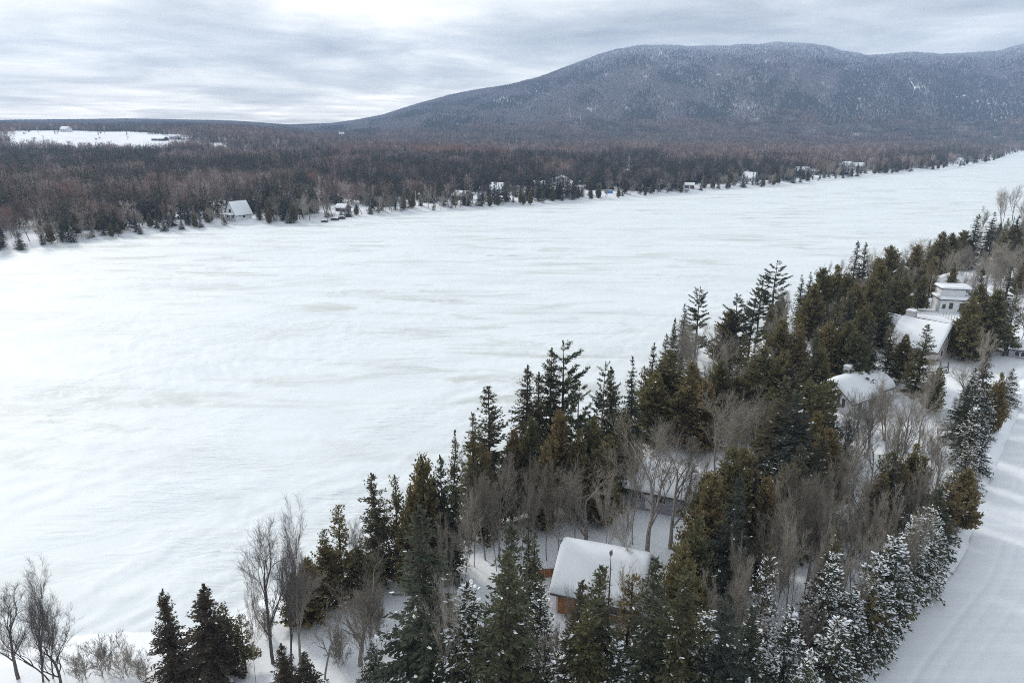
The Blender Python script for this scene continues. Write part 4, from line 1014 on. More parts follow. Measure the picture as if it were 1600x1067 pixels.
FAR_WORDS = {'spruce': 'dark spruce', 'slim_spruce': 'slender spruce', 'snowy_spruce': 'small snow-dusted spruce', 'cedar': 'brown cedar', 'open_cedar': 'thin cedar', 'rusty_spruce': 'rusty spruce', 'bare': 'bare grey tree', 'slim_bare': 'bare thin sapling', 'birch': 'bare pale birch', 'bare_shrub': 'low bare shrub'}
def build_far_shore():
    rg = np.random.default_rng(55); groups = {}
    for k, x, y, H in FARTREES:
        i = int(rg.integers(min(2, len(LIB[k])))); me = join_lib(k, i); s = H / LIB[k][i][0]
        o = obj(KIND[k][0], me)
        o.location = (x, y, hf(x, y) - .1); o.scale = (s * rg.uniform(1.05, 1.45),) * 2 + (s,); o.rotation_euler = (0, 0, rg.random() * 6.283)
        px = px_of(x, y)
        w = next(t for a, b, t in FAR_MARKS if a <= px < b)
        groups.setdefault((k, w), []).append((px, o))
    for (k, w), lst in groups.items():
        lst.sort(key=lambda t: t[0])
        for i, (_, o) in enumerate(lst):
            o['label'] = '%s %s' % (FAR_WORDS[k], w) if len(lst) == 1 else '%s, %s from the left %s' % (FAR_WORDS[k], ORD[i], w)
            o['category'] = 'shrub' if 'shrub' in k else 'tree'
            if len(lst) > 1: o['group'] = '%s row %s' % (FAR_WORDS[k], w)
            if len(o['label'].split()) > 16: print('LONG', o['label'])
    print('far shore trees', len(FARTREES))
build_far_shore()

# ------------------------------------------------------------------ labels of the near trees
LAND = []        # (phrase, px, py) landmarks one can find in the picture
def label_trees():
    marks = [('at the bottom left lake edge', 200, 980), ('by the snowy gap near the lake', 520, 880), ('left of the orange-walled cottage', 690, 860), ('in front of the orange-walled cottage', 930, 980),
             ('on the bank behind the orange cottage', 860, 680), ('around the half-hidden grey cottage', 1040, 700), ('right of the orange-walled cottage', 1130, 860), ('on the bank beyond the grey cottage', 1130, 500), ('beside the white house with two dark windows', 1250, 620),
             ('between the white house and the road', 1400, 680), ('at the near end of the road', 1380, 920), ('in the sapling wood by the road', 1270, 820), ('along the road below the beige house', 1530, 680), ('behind the beige house with the chimney', 1350, 470), ('around the beige house with the chimney', 1450, 560),
             ('near the flat-roofed two-storey house', 1530, 450), ('on the distant tip of the near shore', 1560, 340), ('on the lakeside before the distant tip', 1420, 390), ('at the edge beyond the road', 1612, 920)]
    groups = {}
    for p in PLACED:
        px, py = proj(p['x'], p['y'], p['z'] + p['H'] * .55)
        m = min(marks, key=lambda q: (q[1] - px) ** 2 + ((q[2] - py) * 1.1) ** 2)
        groups.setdefault((m[0], p['kind']), []).append((proj(p['x'], p['y'], p['z'] + p['H'])[0], p))
    for (place, kind), lst in groups.items():
        lst.sort(key=lambda t: t[0]); words = KIND[kind][1]
        for i, (_, p) in enumerate(lst):
            o = p['root']
            if len(lst) == 1: lab = '%s %s' % (words, place)
            elif len(lst) == 2: lab = '%s, %s of two %s' % (words, ('left', 'right')[i], place)
            else: lab = '%s, %s from the left %s' % (words, ORD[i], place)
            w = lab.split()
            o['label'] = lab; o['category'] = 'shrub' if kind == 'bare_shrub' else 'tree'
            if len(lst) > 1: o['group'] = '%ss %s' % (KIND[kind][0].replace('_', ' '), place)
            if len(w) > 16: print('LONG', lab)
label_trees()

def field_trees():
    rg = np.random.default_rng(12); n = 0
    names = {'bare': 'lone bare tree on the snowy hill field', 'spruce': 'lone dark spruce on the snowy hill field', 'bare_shrub': 'dark bush on the snowy hill field'}
    lst = {}
    while n < 26:
        px = rg.uniform(20, 315); Y = rg.uniform(1090, 1520); x = (px - 800) / FPX * Y * math.cos(PITCH)
        if not in_field(np.array([x]), np.array([Y]))[0]: continue
        k = rg.choice(['bare', 'spruce', 'bare_shrub'], p=[.5, .2, .3]); H = {'bare': 11, 'spruce': 9, 'bare_shrub': 5}[k] * rg.uniform(.7, 1.2)
        o = obj(KIND[k][0], join_lib(k, 0)); s = H / LIB[k][0][0]; o.scale = (s * 1.3, s * 1.3, s); o.location = (x, Y, hf(x, Y) - .2); o.rotation_euler = (0, 0, rg.random() * 6)
        lst.setdefault(k, []).append((px, o)); n += 1
    for k, l in lst.items():
        l.sort(key=lambda t: t[0])
        for i, (_, o) in enumerate(l):
            o['label'] = '%s, %s from the left' % (names[k], ORD[i]); o['category'] = 'shrub' if 'shrub' in k else 'tree'; o['group'] = names[k] + 's'
field_trees()

# ------------------------------------------------------------------ houses
M_orange = plain('orange_stained_boards', (0.34, 0.145, 0.055), 0.75, 0.25, 2.5)
M_brown = plain('brown_boards', (0.15, 0.085, 0.055), 0.8, 0.25, 2.5)
M_beige = plain('beige_siding', (0.56, 0.52, 0.50), 0.75, 0.1, 2.0)
M_white = plain('white_siding', (0.72, 0.74, 0.77), 0.7, 0.06, 2.0)
M_grey = plain('grey_siding', (0.36, 0.36, 0.39), 0.8, 0.12, 2.0)
M_darkwood = plain('dark_boards', (0.07, 0.055, 0.05), 0.8, 0.25, 2.0)
M_trim = plain('pale_trim', (0.60, 0.60, 0.60), 0.6, 0.05, 3.0)
M_shingle = plain('dark_shingles', (0.10, 0.095, 0.095), 0.9, 0.25, 4.0)
M_green = plain('green_sheet_roof', (0.20, 0.27, 0.25), 0.5, 0.12, 1.0, 0.4)
M_blue = plain('blue_tarpaulin', (0.05, 0.24, 0.48), 0.5, 0.15, 1.5, 0.4)
M_brick = plain('pale_brick', (0.52, 0.50, 0.50), 0.9, 0.12, 4.0)
M_yellow = plain('yellowish_footing', (0.42, 0.37, 0.16), 0.85, 0.2, 2.0)
def glass_mat():
    m, n, l, b = mat('dark_window_glass')
    b.inputs['Base Color'].default_value = (0.02, 0.023, 0.028, 1); setin(b, Roughness=0.08); b.inputs['Specular IOR Level'].default_value = 0.6
    return m
M_glass = glass_mat()
def siding(m, scale=7.0):
    """fine clapboard relief: boards too small to tell apart from the air"""
    n, l = m.node_tree.nodes, m.node_tree.links; b = n['Principled BSDF']
    t = N(n, 'ShaderNodeTexCoord'); w = N(n, 'ShaderNodeTexWave', wave_type='BANDS', bands_direction='Z', wave_profile='SAW')
    setin(w, Scale=scale); l.new(t.outputs['Object'], w.inputs['Vector']); bump(n, l, b, w.outputs['Fac'], 0.5, 0.03)
for m_ in (M_beige, M_white, M_grey, M_brown): siding(m_, 1.6)

def box_geo(g, x0, x1, y0, y1, z0, z1):
    V = [(x, y, z) for x in (x0, x1) for y in (y0, y1) for z in (z0, z1)]
    g.add(V, quads=[(0, 1, 3, 2), (4, 6, 7, 5), (0, 4, 5, 1), (2, 3, 7, 6), (0, 2, 6, 4), (1, 5, 7, 3)])
def part(name, g, m, parent, smooth=False):
    return obj(name, g.mesh(name, [m], smooth), parent)
def boxpart(name, parent, m, *b):
    g = Geo(); box_geo(g, *b); return part(name, g, m, parent)

def roof_fn(D, L, wall_h, roof_h, hip, flat=False):
    sl = roof_h / (D / 2)
    def f(x, y):
        z = wall_h + roof_h - np.abs(y) * sl
        if hip: z = np.minimum(z, wall_h + np.maximum(L / 2 - np.abs(x), -2) * sl * 1.05)
        return z
    return f
def snow_cap(f, x0, x1, y0, y1, t, seed, blur=.35, edge=.55, nx=30, ny=26, rough=.18, sag=0.0):
    """a thick rounded blanket lying on the roof surface f"""
    xs = np.linspace(0, 1, nx); ys = np.linspace(0, 1, ny)
    warp = lambda a: .5 - .5 * np.cos(np.pi * a) * np.abs(np.cos(np.pi * a)) ** -.25
    xs = np.clip(warp(xs), 0, 1); ys = np.clip(warp(ys), 0, 1)
    X, Y = np.meshgrid(x0 + (x1 - x0) * xs, y0 + (y1 - y0) * ys)
    k = np.linspace(-1, 1, 5) * blur
    Z = sum(f(X + a, Y + b) for a in k for b in k) / 25.0
    ex = np.minimum(X - x0, x1 - X) / edge; ey = np.minimum(Y - y0, y1 - Y) / edge
    fall = np.clip(1 - (1 - np.clip(ex, 0, 1)) ** 2.6, 0, 1) * np.clip(1 - (1 - np.clip(ey, 0, 1)) ** 2.6, 0, 1)
    top = Z + t * (0.22 + .78 * fall ** .6) * (1 + rough * 2 * (fbm(X / 1.9 + seed, Y / 1.9, seed, 3) - .5)) - sag * (1 - fall)
    base = f(X, Y) + .02
    g = Geo()
    V = np.stack([X, Y, np.maximum(top, base + .04)], -1).reshape(-1, 3)
    idx = np.arange(nx * ny).reshape(ny, nx)
    ring = np.concatenate([idx[0, :], idx[1:, -1], idx[-1, -2::-1], idx[-2:0:-1, 0]])
    Vb = np.stack([X, Y, base - sag], -1).reshape(-1, 3)[ring]
    n0 = len(V); m = len(ring); a = np.arange(m); b = (a + 1) % m
    g.add(np.concatenate([V, Vb]), quads=np.concatenate([grid_faces(ny, nx), np.stack([ring[a], n0 + a, n0 + b, ring[b]], 1)]))
    return g

def house(name, label, loc, rot, L, D, wall_h, roof_h, wall, overhang=.5, snow=.5, hip=False, roofm=None, windows=(), doors=(), chimney=None, seed=1, sink=1.2, cover=(0, 1, 0, 1), cat='house', frame=None, blur=.35):
    root = obj(name, None, label=label, category=cat)
    root.location = loc; root.rotation_euler = (0, 0, rot)
    l, d = L / 2, D / 2
    f = roof_fn(D, L, wall_h, roof_h, hip)
    g = Geo()
    V = [(-l, -d, -sink), (l, -d, -sink), (l, d, -sink), (-l, d, -sink), (-l, -d, wall_h), (l, -d, wall_h), (l, d, wall_h), (-l, d, wall_h)]
    q = [(0, 1, 5, 4), (1, 2, 6, 5), (2, 3, 7, 6), (3, 0, 4, 7)]
    tr = []
    if not hip:
        V += [(-l, 0, wall_h + roof_h), (l, 0, wall_h + roof_h)]; tr = [(4, 7, 8), (6, 5, 9)]
    g.add(V, quads=q, tris=tr)
    part('wall', g, wall, root)
    # roof slab
    g = Geo(); o = overhang; th = .16
    if hip:
        xs = np.array([-l - o, -l + d, l - d, l + o]) if l > d else np.array([-l - o, -.01, .01, l + o])
        rid = wall_h + roof_h; e = wall_h - o * roof_h / d
        V = [(xs[0], -d - o, e), (xs[3], -d - o, e), (xs[3], d + o, e), (xs[0], d + o, e), (xs[1], 0, rid), (xs[2], 0, rid)]
        V = np.array(V, float); Vt = V + [0, 0, th]
        g.add(np.concatenate([V, Vt]), quads=[(6, 7, 11, 10), (8, 9, 10, 11), (0, 1, 7, 6), (1, 2, 8, 7), (2, 3, 9, 8), (3, 0, 6, 9), (0, 3, 2, 1)], tris=[(7, 8, 11), (9, 6, 10)])
    else:
        e = wall_h - o * roof_h / d; rid = wall_h + roof_h
        for s in (-1, 1):
            V = np.array([(-l - o, s * (d + o), e), (l + o, s * (d + o), e), (l + o, 0, rid), (-l - o, 0, rid)], float)
            g.add(np.concatenate([V + [0, 0, .015], V + [0, 0, th]]), quads=[(0, 1, 2, 3), (4, 5, 6, 7), (0, 1, 5, 4), (1, 2, 6, 5), (3, 0, 4, 7)])
    rf = part('roof', g, roofm or M_shingle, root)
    if snow > 0:
        a, b, c, e_ = cover
        X0, Y0 = -l - o + .06, -d - o + .06; wX, wY = 2 * (l + o - .06), 2 * (d + o - .06)
        ff = lambda x, y: f(x, y) + th
        sc_ = part('snow', snow_cap(ff, X0 + a * wX, X0 + b * wX, Y0 + c * wY, Y0 + e_ * wY, snow, seed, blur), M_roof_snow, rf, True)
    # windows: (face, u, z, w, h); faces: f front, b back, l left gable, r right gable
    for face, u, z, w, h in windows:
        def place(gx, off, dep, w, h, z0):
            if face == 'f': box_geo(gx, u - w / 2, u + w / 2, -d - off - dep, -d - off, z0, z0 + h)
            elif face == 'b': box_geo(gx, u - w / 2, u + w / 2, d + off, d + off + dep, z0, z0 + h)
            elif face == 'l': box_geo(gx, -l - off - dep, -l - off, u - w / 2, u + w / 2, z0, z0 + h)
            else: box_geo(gx, l + off, l + off + dep, u - w / 2, u + w / 2, z0, z0 + h)
        g = Geo(); fw = .09
        for (du, dz, ww, hh) in ((-w / 2 - fw / 2, 0, fw, h), (w / 2 + fw / 2, 0, fw, h)):
            uu = u; u = uu + du; place(g, .003, .07, ww, hh, z); u = uu
        place(g, .003, .09, w + 2 * fw, fw, z - fw); place(g, .003, .08, w + 2 * fw, fw, z + h)
        wo = part('window', g, frame or M_trim, root)
        g = Geo(); place(g, .004, .025, w, h, z); part('pane', g, M_glass, wo)
    for face, u, w, h, m in doors:
        g = Geo()
        if face == 'f': box_geo(g, u - w / 2, u + w / 2, -d - .06, -d - .004, -.3, h)
        elif face == 'l': box_geo(g, -l - .06, -l - .004, u - w / 2, u + w / 2, -.3, h)
        else: box_geo(g, l + .004, l + .06, u - w / 2, u + w / 2, -.3, h)
        do = part('door', g, m, root)
        g = Geo()
        if face == 'f': box_geo(g, u + w * .32, u + w * .38, -d - .12, -d - .062, h * .45, h * .5)
        elif face == 'l': box_geo(g, -l - .12, -l - .062, u + w * .32, u + w * .38, h * .45, h * .5)
        else: box_geo(g, l + .062, l + .12, u + w * .32, u + w * .38, h * .45, h * .5)
        part('handle', g, M_trim, do)
    if chimney:
        x, y, w, h, m = chimney
        zb = float(f(np.array([x]), np.array([y]))[0])
        ch = boxpart('chimney', root, m, x - w / 2, x + w / 2, y - w * .35, y + w * .35, zb - .5, zb + h)
        boxpart('chimney_cap', ch, M_trim, x - w / 2 - .08, x + w / 2 + .08, y - w * .35 - .08, y + w * .35 + .08, zb + h + .002, zb + h + .10)
        g = snow_cap(lambda a, b: np.full(np.shape(a), zb + h + .10), x - w / 2 - .05, x + w / 2 + .05, y - w * .35 - .05, y + w * .35 + .05, .28, 3, .1, .3, 8, 8)
        part('snow', g, M_roof_snow, ch, True)
    return root
R_ = math.radians
def gz(x, y): return hn(x, y)

# the orange-walled cottage
x, y = 8.8, 56.5
hA = house('cottage', 'cottage with orange-stained walls under a thick snow-covered roof', (x, y, 2.3), R_(-19.5), 7.4, 7.2, 2.35, 2.55, M_orange, .65, .55,
           windows=[('f', -1.2, .9, 1.0, .9), ('f', 1.6, .9, 1.2, .9)], doors=[('f', 3.0, .9, 2.0, M_brown)], seed=2, frame=M_trim, blur=.6)
boxpart('corner_board', hA, M_beige, -3.7 - .03, -3.7 + .16, -3.6 - .03, -3.6 + .16, -1.2, 2.3)
def deck_fence():
    px, py, _ = unp(857, 890, 2.6)
    root = obj('deck_fence', None, label='short orange-stained board fence at the back corner of the orange cottage', category='fence'); z = gz(px, py)
    root.location = (px, py, z); root.rotation_euler = (0, 0, R_(4))
    for s in (-1.05, 1.05): boxpart('post', root, M_orange, s - .07, s + .07, .02, .16, -1, 1.05)
    for i in range(9): boxpart('plank', root, M_orange, -1.13 + i * .252, -1.13 + i * .252 + .235, -.03, .015, -.4, .98)
    boxpart('rail', root, M_brown, -1.2, 1.2, -.08, .18, .985, 1.04)
    part('snow', snow_cap(lambda a, b: np.full(np.shape(a), 1.04), -1.22, 1.22, -.12, .2, .22, 4, .05, .2, 20, 8), M_roof_snow, root, True)
deck_fence()

# the half-hidden grey cottage
house('cottage', 'low grey cottage with snowy roof half hidden behind a big leafless tree', (17.6, 75.6, 2.4), R_(-25), 7.4, 6.8, 2.1, 1.7, M_grey, .55, .5,
      windows=[('f', -1.5, .8, 1.1, .8), ('f', 1.4, .8, 1.1, .8), ('l', .5, .8, .9, .9)], doors=[('f', 0, .85, 1.9, M_white)], seed=5)

# the white house with two dark windows
hC = house('house', 'white house with two dark gable windows and a white chimney', (53.6, 103.8, 2.0), R_(33), 7.4, 6.8, 2.8, 2.5, M_white, .45, .75,
           windows=[('l', -1.2, 1.6, .55, 1.5), ('l', -2.05, 1.6, .55, 1.5), ('f', -1.5, 1.2, 1.2, 1.1), ('f', 1.6, 1.2, 1.2, 1.1)], doors=[('f', 0, .9, 2.0, M_grey)], chimney=(1.6, .9, 1.5, 1.9, M_white), seed=7, blur=.9)
hC2 = house('garage', 'white annexe with a bulging snow roof behind the white house', (59.0, 107.2, 2.2), R_(33), 4.4, 5.4, 2.6, 1.7, M_white, .4, .95, windows=[('f', 0, 1.0, 1.0, .9)], doors=[('r', 0, 1.6, 2.0, M_grey)], seed=9, blur=.9)

# the beige house
def centre(pa, pb, z):
    a, b = unp(*pa, z), unp(*pb, z); return (a[0] + b[0]) / 2, (a[1] + b[1]) / 2
x, y = 80.6, 129.6
hD = house('house', 'beige house with a broad snowy gable roof and a stout chimney', (x, y, 2.7), R_(-50), 8.4, 10.2, 2.7, 4.3, M_beige, .5, .5,
           windows=[('f', .6, 1.0, 1.3, 1.0), ('f', -2.4, 1.0, 1.0, 1.0), ('r', .6, 1.4, .9, 1.5), ('r', -2.2, 1.2, .9, 1.1), ('r', 0, 4.2, .8, 1.0)], doors=[('r', 2.6, .9, 2.0, M_white)], chimney=(-3.1, .5, 1.7, 1.5, M_brick), seed=11)
boxpart('footing', hD, M_yellow, -4.26, 4.26, -5.16, -5.103, -1, .55)
house('house', 'rear wing with long snowy roof behind the chimney of the beige house', (x - 1.5, y + 9.6, 2.7), R_(-50), 9.0, 5.6, 3.4, 1.9, M_beige, .5, .55, windows=[('r', 0, 1.2, .9, 1.2)], doors=[('f', 3.0, .9, 2.0, M_white)], seed=13)
def steps():
    px, py, _ = unp(1474, 578, 3.0)
    root = obj('wooden_steps', None, label='dark wooden steps with railing beside the beige house', category='steps'); root.location = (px, py, gz(px, py) - .1); root.rotation_euler = (0, 0, R_(-24))
    for i in range(5): boxpart('step', root, M_darkwood, -.55, .55, -1.2 + i * .32, -1.2 + i * .32 + .3, .12 + i * .19, .18 + i * .19)
    for s in (-.6, .6):
        for t in (0, 1): boxpart('post', root, M_darkwood, s - .05, s + .05, -1.25 + t * 1.5, -1.15 + t * 1.5, 0, 1.1 + t * .9)
        g = Geo(); tubes(g, [(s, -1.2, 1.08), (s, -1.2, .6)], [(s, .3, 1.98), (s, .3, 1.5)], [.045, .03], [.045, .03], 4); part('rail', g, M_darkwood, root)
steps()
def wire_fence():
    a, b = unp(1474, 492, 3.0), unp(1499, 505, 3.0)
    root = obj('wire_fence', None, label='pale net fence between the beige house and the flat-roofed house', category='fence'); root.location = (a[0], a[1], gz(a[0], a[1]))
    dx, dy = b[0] - a[0], b[1] - a[1]; n = 6
    for i in range(n + 1): f = i / n; g = Geo(); tubes(g, [(dx * f, dy * f, -.5)], [(dx * f, dy * f, 1.7)], [.05], [.05], 5); part('post', g, M_grey, root)
    for z in (.4, 1.0, 1.6): g = Geo(); tubes(g, [(0, 0, z)], [(dx, dy, z)], [.025], [.025], 4); part('rail', g, M_trim, root)
wire_fence()

# the flat-roofed two-storey house
def flat_house():
    x, y, _ = unp(1490, 488, 2.8); y += 3.2; x += 1.5
    root = obj('house', None, label='pale two-storey house with flat snow-laden roofs above the beige house', category='house'); root.location = (x, y, 2.7); root.rotation_euler = (0, 0, R_(-12)); root.scale = (.86, .86, .86)
    g = Geo(); box_geo(g, -4.4, 4.4, -3.2, 3.2, -1.2, 3.4); part('wall', g, M_white, root)
    g = Geo(); box_geo(g, -4.1, 1.8, -2.4, 2.9, 3.401, 6.3); part('upper_wall', g, M_white, root)
    r1 = boxpart('roof', root, M_shingle, -4.9, 4.9, -3.9, 3.6, 3.402, 3.62)
    part('snow', snow_cap(lambda a, b: np.full(np.shape(a), 3.62), -4.85, 4.85, -3.85, 3.55, .75, 15, .05, .7, sag=.0), M_roof_snow, r1, True)
    r2 = boxpart('upper_roof', root, M_shingle, -4.6, 3.9, -3.0, 3.3, 6.301, 6.5)
    part('snow', snow_cap(lambda a, b: np.full(np.shape(a), 6.5), -4.55, 3.85, -2.95, 3.25, .6, 16, .05, .7), M_roof_snow, r2, True)
    for u, z, w, h in ((-1.6, .9, .95, 1.7), (1.3, .4, 1.5, 2.2), (-3.4, .9, .8, 1.2)):
        g = Geo(); box_geo(g, u - w / 2 - .1, u + w / 2 + .1, -3.28, -3.203, z - .1, z + h + .1); wo = part('window', g, M_trim, root)
        boxpart('pane', wo, M_glass, u - w / 2, u + w / 2, -3.31, -3.284, z, z + h)
    st = boxpart('balcony', root, M_darkwood, 1.0, 4.6, -5.4, -3.21, .55, .72)
    for u in (1.1, 2.2, 3.3, 4.5): boxpart('post', st, M_grey, u - .05, u + .05, -5.38, -5.28, -1.0, 1.6)
    boxpart('rail', st, M_grey, 1.0, 4.6, -5.37, -5.29, 1.602, 1.69)
flat_house()
x, y = 121.0, 185.0
house('house', 'house with a pyramid-like snowy hip roof above the flat-roofed house', (x, y, 2.9), R_(-20), 8.5, 7.6, 2.4, 2.5, M_grey, .6, .6, hip=True, windows=[('f', -2, .8, 1.2, 1.0), ('f', 1.5, .8, 1.2, 1.0)], doors=[('f', 3.2, .9, 2.0, M_white)], seed=17, blur=.7)
x, y, _ = unp(1588, 560, 2.8)
house('shed', 'small grey shed with domed snow roof beside the road', (x + 1.4, y + 1.0, gz(x, y) - .15), R_(-28), 4.4, 4.0, 1.9, 1.0, M_grey, .4, .7, windows=[('f', -.9, .6, .7, .9), ('f', .1, .6, .7, .9)], doors=[('f', 1.4, .8, 1.7, M_white)], seed=19, blur=.9, cat='shed')
for (px, py, L, D, rot, seed, lab) in ((1402, 420, 8, 7, -25, 21, 'snowy cottage roof among bare trees left of the distant hip roof'), (1440, 418, 7, 6.5, -20, 22, 'small snowy roof between cedars just before the hip-roofed house'), (1505, 402, 8, 7, -30, 23, 'distant snowy roof farthest along the near shore'), (1600, 445, 7, 6, -25, 24, 'snowy roof at the frame edge beyond the tall cedar')):
    x, y, _ = unp(px, py, 3.0)
    house('cottage', lab, (x, y, gz(x, y)), R_(rot), L, D, 2.3, 2.0, M_grey, .5, .55, windows=[('f', -1.8, .8, 1.2, 1.0), ('f', 1.4, .8, 1.2, 1.0)], doors=[('f', 0, .9, 2.0, M_white)], seed=seed)

def mound(name, label, px, py, rx, ry, h, seed, cat='snow mound', rot=0):
    x, y, _ = unp(px, py, 3.0); z = gz(x, y)
    n, m = 20, 10; a = np.linspace(0, 2 * math.pi, n, endpoint=False); t = np.linspace(0, 1, m)
    A, T = np.meshgrid(a, t); r = np.sin(T * math.pi / 2) * (1 + .22 * (fbm(np.cos(A) * 1.4 + seed, np.sin(A) * 1.4 + T, seed, 2) - .5) * T)
    V = np.stack([np.cos(A) * rx * r, np.sin(A) * ry * r, h * np.cos(T * math.pi / 2) * (1 + .25 * (fbm(np.cos(A) * T * 2 + seed, np.sin(A) * T * 2, seed + 3, 2) - .5)) - .12], -1)
    g = Geo(); i = np.arange(n * m).reshape(m, n); j = np.roll(i, -1, 1)
    g.add(V.reshape(-1, 3), quads=np.stack([i[:-1], j[:-1], j[1:], i[1:]], -1).reshape(-1, 4))
    o = obj(name, g.mesh(name, [M_roof_snow], True), None, label=label, category=cat); o.location = (x, y, z); o.rotation_euler = (0, 0, rot)
mound('snow_mound', 'large smooth snow mound by the road in front of the shed', 1597, 585, 3.0, 1.9, 1.9, 3, rot=.8)
mound('snow_mound', 'round snow-capped heap next to the roadside post', 1578, 628, 1.3, 1.0, 1.25, 5)
mound('snow_mound', 'twin-lobed white snow heap at the road bend', 1518, 722, 1.2, .9, .95, 8)
def post():
    x, y, _ = unp(1571, 622, 3.0); root = obj('roadside_post', None, label='short grey post with a box beside the bend in the road', category='post'); root.location = (x, y, gz(x, y))
    g = Geo(); tubes(g, [(0, 0, -.4)], [(0, 0, 2.6)], [.10], [.09], 8); part('post', g, M_grey, root)
    bx = boxpart('box', root, M_trim, -.22, .22, -.30, -.10, 1.5, 2.1); boxpart('lid', bx, M_grey, -.26, .26, -.34, -.07, 2.102, 2.16)
post()

# ------------------------------------------------------------------ houses of the far shore and the hill farm
def fh(k, dz=0): x, y, z = FH[k]; return (x, y, z + dz)
hc = house('chalet', 'white steep-roofed chalet on the far shore', fh('chalet'), R_(58), 9.5, 8.6, 2.6, 6.4, M_white, .6, .5, windows=[('l', 0, 3.4, 1.6, 1.6), ('l', -2.2, .8, 1.2, 1.3), ('l', 2.2, .8, 1.2, 1.3), ('f', 0, .8, 1.4, 1.1)], doors=[('l', 0, 1.0, 2.1, M_brown)], seed=31, cat='chalet')
pr = boxpart('porch_roof', hc, M_shingle, -8.0, -4.76, -4.2, 4.2, 2.45, 2.6)
part('snow', snow_cap(lambda a, b: np.full(np.shape(a), 2.6), -7.95, -4.8, -4.15, 4.15, .5, 32, .05, .5), M_roof_snow, pr, True)
for s in (-4, 0, 4): boxpart('porch_post', hc, M_white, -7.8, -7.65, s - .08, s + .08, -1, 2.448)
house('boathouse', 'little dark boathouse with a domed snow roof on the far shore', fh('boathouse'), R_(-30), 7.0, 5.0, 1.9, 1.7, M_brown, .6, .6, windows=[('r', 1.2, .6, .7, .8), ('f', 0, .7, .9, .8)], doors=[('r', -.6, 1.0, 1.8, M_white)], seed=33, blur=.9, cat='boathouse')
house('cottage', 'brown far cottage with one snowy roof slope showing', fh('brown'), R_(-38), 10.0, 9.0, 2.8, 2.6, M_brown, .7, .5, windows=[('r', -2, .9, 1.2, 1.1), ('r', 1.6, .9, 1.2, 1.1), ('f', 0, .9, 1.6, 1.1)], doors=[('r', 0, .9, 2.1, M_white)], seed=34, cat='house')
house('house', 'far house with green metal roof partly bared of snow', fh('green'), R_(-32), 10.5, 9.0, 3.2, 4.4, M_grey, .6, .35, roofm=M_green, cover=(0.02, .98, .02, .62), windows=[('r', 0, 3.6, 1.2, 1.4), ('r', -2, .9, 1.2, 1.2), ('f', 1, .9, 1.6, 1.2)], doors=[('r', 2, .9, 2.1, M_white)], seed=35)
house('cottage', 'low snowy roof peeping over far cedars beside the round white roof', fh('roof_a', 2), R_(8), 8.0, 6.5, 2.6, 1.7, M_grey, .6, .5, windows=[('f', 0, .8, 1.3, 1.1)], doors=[('f', 2.4, .9, 2.0, M_white)], seed=36)
house('cottage', 'far cottage with a rounded dome of snow for its roof', fh('dome', 4), R_(20), 6.5, 6.0, 2.6, 2.2, M_white, .6, .9, hip=True, windows=[('f', 0, .8, 1.3, 1.1)], doors=[('f', 2.0, .9, 2.0, M_grey)], seed=37, blur=1.6)
house('cottage', 'small far cabin with snowy roof past the blue shelter', fh('cabin'), R_(-12), 7.0, 6.0, 2.2, 1.5, M_brown, .6, .5, windows=[('f', -1.4, .8, 1.1, 1.0), ('f', 1.4, .8, 1.1, 1.0)], doors=[('f', 0, .9, 2.0, M_white)], seed=38)
house('house', 'far white gabled house with chimney among bare trees', fh('white'), R_(-42), 11.0, 9.0, 3.6, 4.6, M_white, .6, .5, windows=[('l', 0, 3.8, 1.2, 1.4), ('f', -2, 1.0, 1.4, 1.3), ('f', 2, 1.0, 1.4, 1.3)], doors=[('f', 0, 1.0, 2.1, M_grey)], chimney=(-3.5, .6, 1.3, 1.6, M_brick), seed=39)
x, y, z = FH['pair_a']
house('house', 'far white house, first of the paired snowy roofs', (x, y, z), R_(-35), 12, 10, 3.4, 4.2, M_white, .7, .5, windows=[('f', -2, 1, 1.5, 1.3), ('f', 2, 1, 1.5, 1.3), ('l', 0, 3.5, 1.2, 1.2)], doors=[('f', 0, 1, 2.1, M_grey)], seed=40)
house('garage', 'low snowy garage right of the first far paired house', (x + 16, y + 10, z), R_(-25), 9, 8, 2.6, 2.0, M_grey, .6, .5, windows=[('f', -2, 1, 1.3, 1.0)], doors=[('f', 1, 2.4, 2.1, M_white)], seed=41)
x, y, z = FH['pair_b']
house('house', 'tall far house with white end wall, second of the paired roofs', (x, y, z + 1), R_(30), 13, 10, 5.0, 4.6, M_white, .7, .5, windows=[('l', 0, 5.0, 1.4, 1.4), ('f', -2, 1, 1.5, 1.3), ('f', 2, 1, 1.5, 1.3)], doors=[('f', 0, 1, 2.1, M_grey)], seed=42)
house('house', 'snowy roof just right of the tall far white house', (x + 20, y + 14, z + 1), R_(-10), 11, 9, 4.2, 3.4, M_grey, .7, .5, windows=[('f', -2, 1, 1.5, 1.3), ('f', 2, 1, 1.5, 1.3)], doors=[('f', 0, 1, 2.1, M_white)], seed=43)
house('house', 'small white house near the far end of the lake', fh('end'), R_(35), 9, 8, 4.2, 4.0, M_white, .6, .5, windows=[('l', 0, 1.2, 1.4, 1.4), ('f', 0, 1.2, 1.4, 1.4)], doors=[('f', 2.5, 1, 2.1, M_grey)], seed=44)

